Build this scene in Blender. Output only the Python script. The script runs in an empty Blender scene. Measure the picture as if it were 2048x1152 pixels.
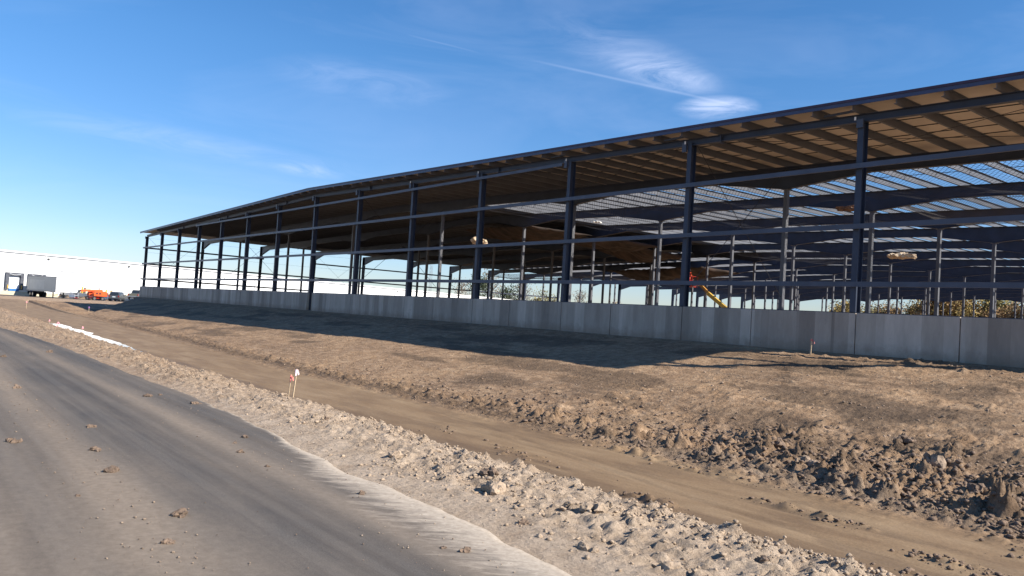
import bpy, bmesh, math, random
import numpy as np
from mathutils import Vector, Matrix
R = math.radians
C = bpy.context.scene.collection
S = bpy.context.scene
random.seed(7)

# ------------------------------------------------------------ camera
YAW, PIT, ROL, EYE = R(51.7807), R(1.9652), R(3.5163), 1.6
fw = Vector((-math.sin(YAW)*math.cos(PIT), math.cos(YAW)*math.cos(PIT), math.sin(PIT)))
r0 = Vector((math.cos(YAW), math.sin(YAW), 0)); u0 = r0.cross(fw)
rr = r0*math.cos(ROL)+u0*math.sin(ROL); uu = -r0*math.sin(ROL)+u0*math.cos(ROL)
cam = bpy.data.cameras.new('camera'); co = bpy.data.objects.new('camera', cam); C.objects.link(co)
m = Matrix((rr, uu, -fw)).transposed().to_4x4(); m.translation = Vector((0, 0, EYE)); co.matrix_world = m
cam.sensor_width = 36; cam.lens = 36*1579.41/2048; cam.clip_start = .1; cam.clip_end = 6000
S.camera = co

# ------------------------------------------------------------ light
SUN = Vector((1.30, .63, 1.0)).normalized()
sl = bpy.data.lights.new('sun', 'SUN'); sl.energy = 4.6; sl.angle = R(.5); sl.color = (1, .92, .81)
so = bpy.data.objects.new('sun', sl); C.objects.link(so); so.rotation_euler = SUN.to_track_quat('Z', 'Y').to_euler()
so.location = (0, 0, 60)
S.view_settings.view_transform = 'Standard'; S.view_settings.look = 'None'; S.view_settings.exposure = .95; S.view_settings.gamma = 1
W = bpy.data.worlds.new('World'); S.world = W; W.use_nodes = True
wn = W.node_tree; wn.nodes.clear(); L = wn.links.new
def N(t, **k):
    n = wn.nodes.new(t)
    for a, b in k.items(): setattr(n, a, b)
    return n
def wm(op, a, b=None, c=None, clamp=False):
    n = N('ShaderNodeMath', operation=op); n.use_clamp = clamp
    for i, v in enumerate((a, b, c)):
        if v is None: continue
        if hasattr(v, 'links'): L(v, n.inputs[i])
        else: n.inputs[i].default_value = v
    return n.outputs[0]
sky = N('ShaderNodeTexSky', sky_type='NISHITA'); sky.sun_disc = False
sky.sun_elevation = math.asin(SUN.z); sky.sun_rotation = math.atan2(SUN.x, SUN.y)
sky.altitude = 100; sky.air_density = 1.0; sky.dust_density = .12; sky.ozone_density = 3.0
tc = N('ShaderNodeTexCoord'); D = tc.outputs['Generated']
def vdot(v):
    n = N('ShaderNodeVectorMath', operation='DOT_PRODUCT'); L(D, n.inputs[0]); n.inputs[1].default_value = v; return n.outputs['Value']
def noise(scale, vec, det=6, rough=.6, dist=0):
    mp = N('ShaderNodeMapping'); mp.inputs['Scale'].default_value = vec; L(D, mp.inputs[0])
    n = N('ShaderNodeTexNoise'); n.inputs['Scale'].default_value = scale; n.inputs['Detail'].default_value = det
    n.inputs['Roughness'].default_value = rough; n.inputs['Distortion'].default_value = dist; L(mp.outputs[0], n.inputs['Vector']); return n.outputs[0]
def patch(c, t, lx, ly):   # soft elliptic patch round direction c, long axis towards t
    c = Vector(c).normalized(); t = Vector(t); t = (t-c*t.dot(c)).normalized(); b = c.cross(t)
    a = wm('POWER', wm('ABSOLUTE', wm('DIVIDE', vdot(t), lx)), 2); d = wm('POWER', wm('ABSOLUTE', wm('DIVIDE', vdot(b), ly)), 2)
    return wm('MULTIPLY', wm('SUBTRACT', 1.0, wm('ADD', a, d), clamp=True), wm('GREATER_THAN', vdot(c), .5))
horiz = Vector((.6, .8, 0))
n1 = noise(8.5, (1, 1, 4.2), 8, .66, .9)
p1 = patch((-.635, .715, .302), Vector((.2, .28, -.06)), .075, .022)
p1b = patch((-.66, .68, .32), Vector((.2, .28, -.10)), .14, .035)
p2 = patch((-.592, .758, .262), Vector((.25, .2, .01)), .055, .016)
p3 = patch((-.86, .435, .27), Vector((.25, .5, -.03)), .13, .03)
p4 = patch((-.95, .27, .175), Vector((.2, .7, -.04)), .25, .02)
p5 = patch((-.91, .39, .16), Vector((.2, .6, -.02)), .05, .010)
acc = 0
def shp(n, lo, hi): 
    mr = N('ShaderNodeMapRange'); L(n, mr.inputs[0]); mr.inputs[1].default_value = lo; mr.inputs[2].default_value = hi; return mr.outputs[0]
nn = shp(n1, .34, .72)
for p, s in ((p1, .42), (p1b, .22), (p2, .85), (p3, .17), (p4, .20), (p5, .28)):
    v = wm('MULTIPLY', wm('MULTIPLY', wm('POWER', p, 1.5), nn), s); acc = v if isinstance(acc, int) else wm('ADD', acc, v)
# contrails: thin great-circle bands
for a, b, w, s in (((-.742, .597, .311), (-.548, .792, .257), .0022, .11), ((-.83, .47, .33), (-.78, .54, .315), .0014, .05)):
    A = Vector(a).normalized(); B = Vector(b).normalized(); n_ = A.cross(B).normalized(); mid = (A+B).normalized(); half = A.angle(B)/2
    t = (B-mid*B.dot(mid)).normalized()
    band = wm('SUBTRACT', 1.0, wm('DIVIDE', wm('ABSOLUTE', vdot(n_)), w), clamp=True)
    al = wm('SUBTRACT', 1.0, wm('POWER', wm('ABSOLUTE', wm('DIVIDE', vdot(t), math.sin(half)*1.05)), 4), clamp=True)
    v = wm('MULTIPLY', wm('MULTIPLY', wm('MULTIPLY', band, al), s), wm('GREATER_THAN', vdot(mid), 0)); acc = wm('ADD', acc, v)
veil = wm('MULTIPLY', shp(noise(2.2, (1, 1, 5), 5, .6, .8), .45, .8), .10)
acc = wm('ADD', acc, veil)
cl = wm('MINIMUM', acc, .85)
mx = N('ShaderNodeMix', data_type='RGBA'); L(cl, mx.inputs[0]); L(sky.outputs[0], mx.inputs[6]); mx.inputs[7].default_value = (8.3, 8.6, 9.6, 1)
hs = N('ShaderNodeHueSaturation'); hs.inputs['Saturation'].default_value = 1.26; L(mx.outputs[2], hs.inputs['Color'])
hs2 = N('ShaderNodeMix', data_type='RGBA', blend_type='MULTIPLY'); hs2.inputs[0].default_value = 1; L(hs.outputs[0], hs2.inputs[6]); hs2.inputs[7].default_value = (.93, .975, 1.08, 1)
bg = N('ShaderNodeBackground'); bg.inputs[1].default_value = .079; sz = N('ShaderNodeSeparateXYZ'); L(D, sz.inputs[0])
gr_ = N('ShaderNodeValToRGB'); L(sz.outputs[2], gr_.inputs[0]); gr_.color_ramp.elements[0].position = 0; gr_.color_ramp.elements[0].color = (.72, .72, .84, 1); gr_.color_ramp.elements[1].position = .30; gr_.color_ramp.elements[1].color = (1.06, 1.03, 1.0, 1)
hs3 = N('ShaderNodeMix', data_type='RGBA', blend_type='MULTIPLY'); hs3.inputs[0].default_value = 1; L(hs2.outputs[2], hs3.inputs[6]); L(gr_.outputs[0], hs3.inputs[7])
L(hs3.outputs[2], bg.inputs[0])
wo = N('ShaderNodeOutputWorld'); L(bg.outputs[0], wo.inputs[0])

# ------------------------------------------------------------ materials
def mat(name, col, rough=.8, metal=0, var=.25, vscale=3, bump=0, bscale=20, vvec=(1, 1, 1), col2=None, spec=.4, coat=0):
    M = bpy.data.materials.new(name); M.use_nodes = True; t = M.node_tree; b = t.nodes['Principled BSDF']
    b.inputs['Roughness'].default_value = rough; b.inputs['Metallic'].default_value = metal; b.inputs['Specular IOR Level'].default_value = spec
    b.inputs['Coat Weight'].default_value = coat
    g = t.nodes.new('ShaderNodeTexCoord'); mp = t.nodes.new('ShaderNodeMapping'); mp.inputs['Scale'].default_value = vvec
    t.links.new(g.outputs['Object'], mp.inputs[0])
    n = t.nodes.new('ShaderNodeTexNoise'); n.inputs['Scale'].default_value = vscale; n.inputs['Detail'].default_value = 6
    t.links.new(mp.outputs[0], n.inputs['Vector'])
    r = t.nodes.new('ShaderNodeValToRGB'); r.color_ramp.elements[0].position = .3; r.color_ramp.elements[1].position = .7
    c2 = col2 or tuple(min(1, c*(1+var)) for c in col)
    r.color_ramp.elements[0].color = (*[c*(1-var) for c in col], 1) if not col2 else (*col, 1); r.color_ramp.elements[1].color = (*c2, 1)
    t.links.new(n.outputs[0], r.inputs[0]); t.links.new(r.outputs[0], b.inputs['Base Color'])
    if bump:
        n2 = t.nodes.new('ShaderNodeTexNoise'); n2.inputs['Scale'].default_value = bscale; n2.inputs['Detail'].default_value = 8
        t.links.new(g.outputs['Object'], n2.inputs['Vector'])
        bp = t.nodes.new('ShaderNodeBump'); bp.inputs['Strength'].default_value = bump; bp.inputs['Distance'].default_value = .02
        t.links.new(n2.outputs[0], bp.inputs['Height']); t.links.new(bp.outputs[0], b.inputs['Normal'])
    return M
def emis(name, col, s): 
    M = mat(name, col); b = M.node_tree.nodes['Principled BSDF']; b.inputs['Emission Color'].default_value = (*col, 1); b.inputs['Emission Strength'].default_value = s; return M
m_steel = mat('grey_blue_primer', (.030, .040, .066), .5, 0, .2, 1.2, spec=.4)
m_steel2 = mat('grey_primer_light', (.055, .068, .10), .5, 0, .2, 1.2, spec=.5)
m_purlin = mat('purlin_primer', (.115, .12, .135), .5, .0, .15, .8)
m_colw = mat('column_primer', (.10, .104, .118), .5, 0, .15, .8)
m_trim = mat('dark_blue_trim', (.045, .055, .11), .35, .0, .15, 2)
m_roof = mat('galvanised_roof', (.45, .46, .47), .45, .3, .1, 1)
m_liner = mat('tan_liner', (.66, .56, .45), .75, 0, .10, .8)
m_wood = mat('lath_wood', (.52, .40, .26), .8, 0, .2, 30)
m_red = mat('red_ribbon', (.62, .17, .15), .6, 0, .1, 20)
m_pink = mat('pink_ribbon', (.85, .35, .42), .6, 0, .1, 20)
m_paleribbon = mat('white_pink_ribbon', (.85, .68, .75), .6, 0, .1, 20)
m_orange = mat('orange_paint', (.75, .115, .03), .45, 0, .12, 3, coat=.2)
m_redp = mat('red_paint', (.55, .035, .02), .45, 0, .12, 3)
m_ylw = mat('yellow_paint', (.62, .40, .07), .5, 0, .15, 3)
m_ochre = mat('ochre_boom', (.42, .20, .045), .5, 0, .25, 2)
m_blk = mat('rubber', (.02, .02, .022), .8, 0, .2, 10)
m_dark = mat('dark_metal', (.04, .042, .047), .5, .2, .2, 5)
m_white = mat('white_metal_wall', (.80, .81, .80), .5, 0, .03, .5)
m_whited = mat('white_door', (.78, .80, .82), .5, 0, .03, .5)
m_gut = mat('gutter_grey', (.22, .23, .25), .5, .3, .1, 1)
m_blue = mat('dock_leveller_blue', (.03, .16, .42), .5, 0, .1, 2)
m_seal = mat('dock_seal', (.055, .058, .075), .85, 0, .2, 3, col2=(.11, .12, .14))
m_cream = mat('cream_block', (.55, .49, .36), .8, 0, .08, 2)
m_trl_shade = mat('trailer_shade_grey', (.42, .42, .40), .5, .1, .08, 1, vvec=(8, 8, .3))  # grey carries the shade on the trailer's side; the sunlit front is white
m_trl2 = mat('trailer_white', (.80, .80, .79), .5, 0, .05, 1)
m_suv = mat('grey_green_paint', (.10, .105, .10), .32, .5, .1, 2, coat=.5)
m_pick = mat('olive_grey_paint', (.17, .165, .13), .35, .4, .1, 2, coat=.5)
m_glass = mat('car_glass', (.02, .025, .03), .08, 0, .1, 2, spec=.8)
m_chr = mat('wheel_alloy', (.45, .45, .46), .35, .8, .1, 5)
m_tail = mat('tail_lamp', (.35, .02, .015), .25, 0, .1, 5)
m_plate = mat('pale_plate', (.7, .75, .78), .5, 0, .05, 5)
m_fluor = mat('hi_vis_orange', (.85, .10, .02), .7, 0, .1, 10)
m_jean = mat('dark_trousers', (.04, .05, .08), .9, 0, .2, 10)
m_skin = mat('skin', (.40, .22, .15), .6, 0, .1, 8)
m_hat = mat('white_hard_hat', (.8, .8, .78), .3, 0, .03, 5)
m_insul = mat('crumpled_insulation', (.50, .32, .17), .8, 0, .35, 5, .5, 9, col2=(.75, .66, .52))
m_foil = mat('white_wad', (.85, .84, .80), .6, 0, .1, 5, .5, 9)
m_silt = mat('white_silt_fabric', (.84, .84, .83), .7, 0, .04, 6)
m_bark = mat('bark', (.10, .08, .065), .9, 0, .3, 6)
m_leafs = [mat('leaf_ochre', (.30, .22, .075), .9, 0, .4, .4), mat('leaf_olive', (.22, .19, .075), .9, 0, .4, .4), mat('leaf_rust', (.25, .16, .075), .9, 0, .4, .4)]
m_twig = mat('tan_twigs', (.20, .16, .11), .9, 0, .4, .4)
m_ever = mat('evergreen', (.05, .065, .035), .9, 0, .4, .5)
m_wet = mat('dark_dry_mud', (.17, .12, .085), .95, 0, .45, 8, .8, 40)
m_mudl = mat('pale_dry_mud', (.34, .26, .185), .95, 0, .3, 8, .8, 40)

m_clod = mat('brown_clod', (.26, .195, .14), .95, 0, .4, 8, .8, 40)
def nodes(M): t = M.node_tree; return t, t.nodes, t.links.new, t.nodes['Principled BSDF']
def ramp(t, src, pts):
    r = t.nodes.new('ShaderNodeValToRGB'); e = r.color_ramp.elements
    while len(e) < len(pts): e.new(.5)
    for i, (p, c) in enumerate(pts): e[i].position = p; e[i].color = (*c, 1) if len(c) == 3 else c
    t.links.new(src, r.inputs[0]); return r.outputs[0]
def tnoise(t, src, scale, det=6, rough=.6, vec=None, dist=0):
    if vec:
        mp = t.nodes.new('ShaderNodeMapping'); mp.inputs['Scale'].default_value = vec; t.links.new(src, mp.inputs[0]); src = mp.outputs[0]
    n = t.nodes.new('ShaderNodeTexNoise'); n.inputs['Scale'].default_value = scale; n.inputs['Detail'].default_value = det
    n.inputs['Roughness'].default_value = rough; n.inputs['Distortion'].default_value = dist; t.links.new(src, n.inputs['Vector']); return n.outputs[0]
def mixc(t, f, a, b, mode='MIX'):
    m_ = t.nodes.new('ShaderNodeMix'); m_.data_type = 'RGBA'; m_.blend_type = mode
    for i, v in ((0, f), (6, a), (7, b)):
        if hasattr(v, 'links'): t.links.new(v, m_.inputs[i])
        else: m_.inputs[i].default_value = v if i == 0 else (*v, 1)
    return m_.outputs[2]
def tmath(t, op, a, b, clamp=False):
    n = t.nodes.new('ShaderNodeMath'); n.operation = op; n.use_clamp = clamp
    for i, v in enumerate((a, b)):
        if hasattr(v, 'links'): t.links.new(v, n.inputs[i])
        else: n.inputs[i].default_value = v
    return n.outputs[0]

# dirt: base colour follows real soil types stored per vertex (pale limestone fines, damp dark clay)
m_dirt = bpy.data.materials.new('graded_dirt'); m_dirt.use_nodes = True; t, nd, Lk, B = nodes(m_dirt)
oc = nd.new('ShaderNodeTexCoord').outputs['Object']
at_p = nd.new('ShaderNodeAttribute'); at_p.attribute_name = 'pale'; at_w = nd.new('ShaderNodeAttribute'); at_w.attribute_name = 'damp'
n_big = tnoise(t, oc, .35, 5, .6); n_mid = tnoise(t, oc, 3.0, 8, .7); n_fin = tnoise(t, oc, 28, 8, .75)
base = ramp(t, n_mid, [(.28, (.175, .114, .069)), (.5, (.29, .197, .122)), (.72, (.39, .275, .175))])
big = ramp(t, n_big, [(.35, (.82, .80, .80)), (.65, (1.12, 1.1, 1.06))])
base = mixc(t, 1.0, base, big, 'MULTIPLY')
pal = ramp(t, n_mid, [(.3, (.345, .265, .19)), (.7, (.53, .425, .32))])
pf = tmath(t, 'ADD', at_p.outputs['Fac'], tmath(t, 'MULTIPLY', tmath(t, 'SUBTRACT', n_mid, .5), .9), True)
pf = tmath(t, 'MULTIPLY', pf, tmath(t, 'GREATER_THAN', at_p.outputs['Fac'], .01))
base = mixc(t, pf, base, pal)
wf = tmath(t, 'MULTIPLY', at_w.outputs['Fac'], ramp(t, tnoise(t, oc, 1.3, 6, .65), [(.3, (.55,)*3), (.62, (1,)*3)]), True)
base = mixc(t, wf, base, (.095, .066, .043))
at_s = nd.new('ShaderNodeAttribute'); at_s.attribute_name = 'silt'
mudc = ramp(t, tnoise(t, oc, .9, 8, .65, (.35, 1.4, 1), .5), [(.3, (.165, .108, .06)), (.5, (.235, .162, .092)), (.7, (.31, .225, .135))])
base = mixc(t, tmath(t, 'MULTIPLY', at_s.outputs['Fac'], .85), base, mudc)
wf2 = tmath(t, 'MULTIPLY', tmath(t, 'MULTIPLY', at_w.outputs['Fac'], at_s.outputs['Fac']), .55, True); base = mixc(t, wf2, base, (.12, .08, .05))
fine = ramp(t, n_fin, [(.3, (.72, .71, .70)), (.7, (1.22, 1.21, 1.2))])
base = mixc(t, 1.0, base, fine, 'MULTIPLY'); Lk(base, B.inputs['Base Color'])
B.inputs['Specular IOR Level'].default_value = .25
rg = tmath(t, 'SUBTRACT', .95, tmath(t, 'ADD', tmath(t, 'MULTIPLY', at_w.outputs['Fac'], .15), tmath(t, 'MULTIPLY', at_s.outputs['Fac'], .22)))
dry = tmath(t, 'SUBTRACT', 1.0, tmath(t, 'MULTIPLY', at_s.outputs['Fac'], .88)); Lk(rg, B.inputs['Roughness'])
b1 = nd.new('ShaderNodeBump'); b1.inputs['Strength'].default_value = .9; b1.inputs['Distance'].default_value = .03; Lk(n_fin, b1.inputs['Height'])
vo = nd.new('ShaderNodeTexVoronoi'); vo.inputs['Scale'].default_value = 11; vo.inputs['Randomness'].default_value = 1; Lk(oc, vo.inputs['Vector'])
b2 = nd.new('ShaderNodeBump'); b2.inputs['Strength'].default_value = .55; b2.inputs['Distance'].default_value = .05; b2.invert = True
Lk(vo.outputs['Distance'], b2.inputs['Height']); Lk(b1.outputs[0], b2.inputs['Normal'])
b3 = nd.new('ShaderNodeBump'); b3.inputs['Strength'].default_value = .6; b3.inputs['Distance'].default_value = .12; Lk(n_mid, b3.inputs['Height']); Lk(dry, b1.inputs['Strength']); Lk(tmath(t, 'MULTIPLY', dry, .35), b2.inputs['Strength']); Lk(tmath(t, 'MULTIPLY', dry, .5), b3.inputs['Strength']); Lk(b2.outputs[0], b3.inputs['Normal'])
Lk(b3.outputs[0], B.inputs['Normal'])

# thin muddy pond water
m_pond = bpy.data.materials.new('muddy_water'); m_pond.use_nodes = True; t, nd, Lk, B = nodes(m_pond)
oc = nd.new('ShaderNodeTexCoord').outputs['Object']
pc = ramp(t, tnoise(t, oc, .5, 6, .6, (.35, 1.3, 1)), [(.35, (.135, .088, .052)), (.55, (.19, .13, .08)), (.75, (.25, .18, .115))])
Lk(pc, B.inputs['Base Color']); B.inputs['Roughness'].default_value = .07; B.inputs['Specular IOR Level'].default_value = .30
bb = nd.new('ShaderNodeBump'); bb.inputs['Strength'].default_value = .10; bb.inputs['Distance'].default_value = .01
Lk(tnoise(t, oc, 3, 4, .5, (.6, 1.6, 1)), bb.inputs['Height']); Lk(bb.outputs[0], B.inputs['Normal'])

# asphalt with dust
m_asph = bpy.data.materials.new('dusty_asphalt'); m_asph.use_nodes = True; t, nd, Lk, B = nodes(m_asph)
oc = nd.new('ShaderNodeTexCoord').outputs['Object']; at = nd.new('ShaderNodeAttribute'); at.attribute_name = 'pale'
at2 = nd.new('ShaderNodeAttribute'); at2.attribute_name = 'dust'
gr = ramp(t, tnoise(t, oc, 90, 4, .8), [(.3, (.062, .058, .055)), (.7, (.125, .118, .112))])
dn = tnoise(t, oc, .55, 7, .62, (.22, 1.6, 1), .3)
dn2 = tnoise(t, oc, 1.7, 9, .75, (.5, 1.5, 1), .5)
dm = tmath(t, 'ADD', tmath(t, 'ADD', at2.outputs['Fac'], tmath(t, 'MULTIPLY', tmath(t, 'SUBTRACT', dn2, .5), .55)), tmath(t, 'MULTIPLY', tmath(t, 'SUBTRACT', dn, .46), 1.5), True)
dc = ramp(t, tnoise(t, oc, 14, 6, .7), [(.3, (.205, .162, .12)), (.7, (.31, .25, .19))])
trk = tnoise(t, oc, 1.0, 5, .6, (.05, 7.0, 1), .15)
gr = mixc(t, 1.0, gr, ramp(t, trk, [(.34, (.76, .745, .74)), (.58, (1.08, 1.06, 1.03))]), 'MULTIPLY')
gr = mixc(t, 1.0, gr, ramp(t, tnoise(t, oc, 260, 2, .9), [(.35, (.62,)*3), (.65, (1.38,)*3)]), 'MULTIPLY')
gr = mixc(t, ramp(t, tnoise(t, oc, 40, 3, .6), [(.70, (0,)*3), (.76, (.5,)*3)]), gr, (.25, .22, .19))
c_ = mixc(t, tmath(t, 'MULTIPLY', dm, .80), gr, dc)
mr_ = nd.new('ShaderNodeMapping'); mr_.inputs['Rotation'].default_value = (0, 0, R(-51)); Lk(oc, mr_.inputs[0])
pn = tnoise(t, mr_.outputs[0], 3.0, 9, .70, (1.0, 3.6, 1), .9)
pm = tmath(t, 'MULTIPLY', tmath(t, 'SUBTRACT', tmath(t, 'ADD', at.outputs['Fac'], pn), .82, False), 3.2, True)
pcx = ramp(t, tnoise(t, oc, 20, 6, .7), [(.3, (.33, .275, .215)), (.7, (.50, .43, .345))])
c_ = mixc(t, pm, c_, pcx); Lk(c_, B.inputs['Base Color']); B.inputs['Roughness'].default_value = .9; B.inputs['Specular IOR Level'].default_value = .15
ba = nd.new('ShaderNodeBump'); ba.inputs['Strength'].default_value = .35; ba.inputs['Distance'].default_value = .006
Lk(tnoise(t, oc, 120, 3, .8), ba.inputs['Height']); Lk(ba.outputs[0], B.inputs['Normal'])
m_yard = mat('yard_asphalt', (.055, .055, .058), .9, 0, .3, .3)

# cast concrete: board-form panels of different tone, vertical streaks and stains
m_conc = bpy.data.materials.new('cast_concrete'); m_conc.use_nodes = True; t, nd, Lk, B = nodes(m_conc)
oc = nd.new('ShaderNodeTexCoord').outputs['Object']; sx = nd.new('ShaderNodeSeparateXYZ'); Lk(oc, sx.inputs[0])
def band(w, off):
    q = tmath(t, 'FLOOR', tmath(t, 'DIVIDE', tmath(t, 'ADD', sx.outputs[0], off), w), 0)
    wnz = nd.new('ShaderNodeTexWhiteNoise'); wnz.noise_dimensions = '1D'; Lk(q, wnz.inputs['W']); return wnz.outputs['Value']
bm_ = tmath(t, 'ADD', tmath(t, 'MULTIPLY', band(.635, 0), .5), tmath(t, 'MULTIPLY', band(1.5, 40.3), .5))
cc = ramp(t, bm_, [(.1, (.28, .235, .188)), (.5, (.42, .36, .292)), (.9, (.56, .49, .405))])
cc = mixc(t, 1.0, cc, ramp(t, tnoise(t, oc, 1.2, 8, .7, (1.6, 1, .35)), [(.3, (.78, .77, .76)), (.65, (1.1, 1.1, 1.1))]), 'MULTIPLY')
cc = mixc(t, ramp(t, tnoise(t, oc, 2.6, 8, .75), [(.62, (0,)*3), (.72, (.45,)*3)]), cc, (.12, .11, .10))
spl = tmath(t, 'MULTIPLY', tmath(t, 'SUBTRACT', tmath(t, 'ADD', tmath(t, 'MULTIPLY', tnoise(t, oc, 3.5, 8, .7), .9), tmath(t, 'MULTIPLY', sx.outputs[2], -1.0)), -.05), 2.2, True)
cc = mixc(t, tmath(t, 'MULTIPLY', spl, .6), cc, (.20, .145, .10))
Lk(cc, B.inputs['Base Color']); B.inputs['Roughness'].default_value = .85
bc = nd.new('ShaderNodeBump'); bc.inputs['Strength'].default_value = .3; bc.inputs['Distance'].default_value = .01; Lk(tnoise(t, oc, 30, 6, .7), bc.inputs['Height']); Lk(bc.outputs[0], B.inputs['Normal'])

# knotted safety net: sheet whose open cells are holes
def net_mat(name, cell, strand, col):
    M = bpy.data.materials.new(name); M.use_nodes = True; t, nd, Lk, B = nodes(M)
    uv = nd.new('ShaderNodeUVMap'); s = nd.new('ShaderNodeSeparateXYZ'); Lk(uv.outputs[0], s.inputs[0])
    def line(o):
        f = tmath(t, 'FRACT', tmath(t, 'DIVIDE', o, cell), 0); return tmath(t, 'LESS_THAN', f, strand)
    a = tmath(t, 'MAXIMUM', line(tmath(t, 'ADD', s.outputs[0], s.outputs[1])), line(tmath(t, 'ADD', tmath(t, 'SUBTRACT', s.outputs[0], s.outputs[1]), 200.0)))
    B.inputs['Base Color'].default_value = (*col, 1); B.inputs['Roughness'].default_value = .9; Lk(a, B.inputs['Alpha']); return M
m_net = net_mat('safety_net_mesh', .22, .11, (.03, .03, .035))
m_net2 = net_mat('safety_net_dense', .14, .24, (.06, .055, .05))
m_brown = mat('brown_insulation_facing', (.014, .011, .010), .8, 0, .4, .9, .4, 4, col2=(.075, .05, .04), vvec=(1.8, .5, .5))

# ------------------------------------------------------------ mesh helpers
ORG = {}
def thing(name, label, cat, loc=(0, 0, 0), rz=0, group=None):
    o = bpy.data.objects.new(name, None); C.objects.link(o); o.empty_display_size = .3
    o.location = loc; o.rotation_euler = (0, 0, rz); ORG[o.name] = Vector(loc)
    o['label'] = label; o['category'] = cat
    if group: o['group'] = group
    return o
def tag(o, label, cat, group=None):
    o['label'] = label; o['category'] = cat
    if group: o['group'] = group
    return o
class MB:
    def __init__(s): s.v = []; s.f = []
    def quad(s, a, b, c, d): n = len(s.v); s.v += [a, b, c, d]; s.f.append((n, n+1, n+2, n+3)); return s
    def box(s, x0, x1, y0, y1, z0, z1):
        n = len(s.v); s.v += [(x, y, z) for z in (z0, z1) for y in (y0, y1) for x in (x0, x1)]
        s.f += [(n+a, n+b, n+c, n+d) for a, b, c, d in ((0, 2, 3, 1), (4, 5, 7, 6), (0, 1, 5, 4), (2, 6, 7, 3), (0, 4, 6, 2), (1, 3, 7, 5))]; return s
    def bar(s, p, q, w, h=None, up=(0, 0, 1)):      # rectangular bar from p to q
        p = Vector(p); q = Vector(q); h = h or w; d = (q-p).normalized(); a = d.cross(Vector(up))
        if a.length < 1e-4: a = d.cross(Vector((1, 0, 0)))
        a.normalize(); b = a.cross(d); n = len(s.v)
        for e in (p, q):
            for i, j in ((-1, -1), (1, -1), (1, 1), (-1, 1)): s.v.append(tuple(e+a*w/2*i+b*h/2*j))
        s.f += [(n, n+1, n+2, n+3), (n+7, n+6, n+5, n+4)]+[(n+i, n+4+i, n+4+(i+1) % 4, n+(i+1) % 4) for i in range(4)]; return s
    def tube(s, pts, rad, seg=8):
        pts = [Vector(p) for p in pts]; rad = rad if hasattr(rad, '__len__') else [rad]*len(pts); rings = []
        for i, p in enumerate(pts):
            d = (pts[min(i+1, len(pts)-1)]-pts[max(i-1, 0)]).normalized(); a = d.cross(Vector((0, 0, 1)))
            if a.length < .05: a = d.cross(Vector((1, 0, 0)))
            a.normalize(); b = a.cross(d); n = len(s.v); rings.append(n)
            for k in range(seg):
                c = 2*math.pi*k/seg; s.v.append(tuple(p+(a*math.cos(c)+b*math.sin(c))*rad[i]))
        for i in range(len(rings)-1):
            for k in range(seg): s.f.append((rings[i]+k, rings[i]+(k+1) % seg, rings[i+1]+(k+1) % seg, rings[i+1]+k))
        s.f.append(tuple(rings[0]+k for k in range(seg))[::-1]); s.f.append(tuple(rings[-1]+k for k in range(seg))); return s
    def prism(s, prof, y0, y1, axis='y'):            # profile in xz extruded along y
        n = len(s.v); k = len(prof)
        for y in (y0, y1):
            for a, b in prof: s.v.append((a, y, b) if axis == 'y' else (y, a, b))
        s.f += [tuple(range(n, n+k)), tuple(range(n+2*k-1, n+k-1, -1))]+[(n+i, n+k+i, n+k+(i+1) % k, n+(i+1) % k) for i in range(k)]; return s
    def build(s, name, m_, parent=None, local=False, bevel=0, smooth=False):
        me = bpy.data.meshes.new(name); off = Vector((0, 0, 0))
        if parent is not None and not local:
            q = parent
            while q is not None: off += Vector(q.location); q = q.parent
        v = [(a-off.x, b-off.y, c-off.z) for a, b, c in s.v]
        me.from_pydata(v, [], s.f); bm = bmesh.new(); bm.from_mesh(me); bmesh.ops.recalc_face_normals(bm, faces=bm.faces)
        if bevel:
            bmesh.ops.remove_doubles(bm, verts=bm.verts, dist=1e-4)
            bmesh.ops.bevel(bm, geom=[e for e in bm.edges if e.is_manifold and e.calc_face_angle(0) > .5], offset=bevel, segments=2, affect='EDGES', profile=.6)
        bm.to_mesh(me); bm.free()
        if smooth: me.shade_smooth()
        me.materials.append(m_); o = bpy.data.objects.new(name, me); C.objects.link(o); o.parent = parent; return o
def cp(o, parent, dx=0, dy=0, dz=0):
    c = o.copy(); C.objects.link(c); c.parent = parent; c.location = (o.location.x+dx, o.location.y+dy, o.location.z+dz)
    for g in o.children:
        d = g.copy(); C.objects.link(d); d.parent = c
    return c

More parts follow.
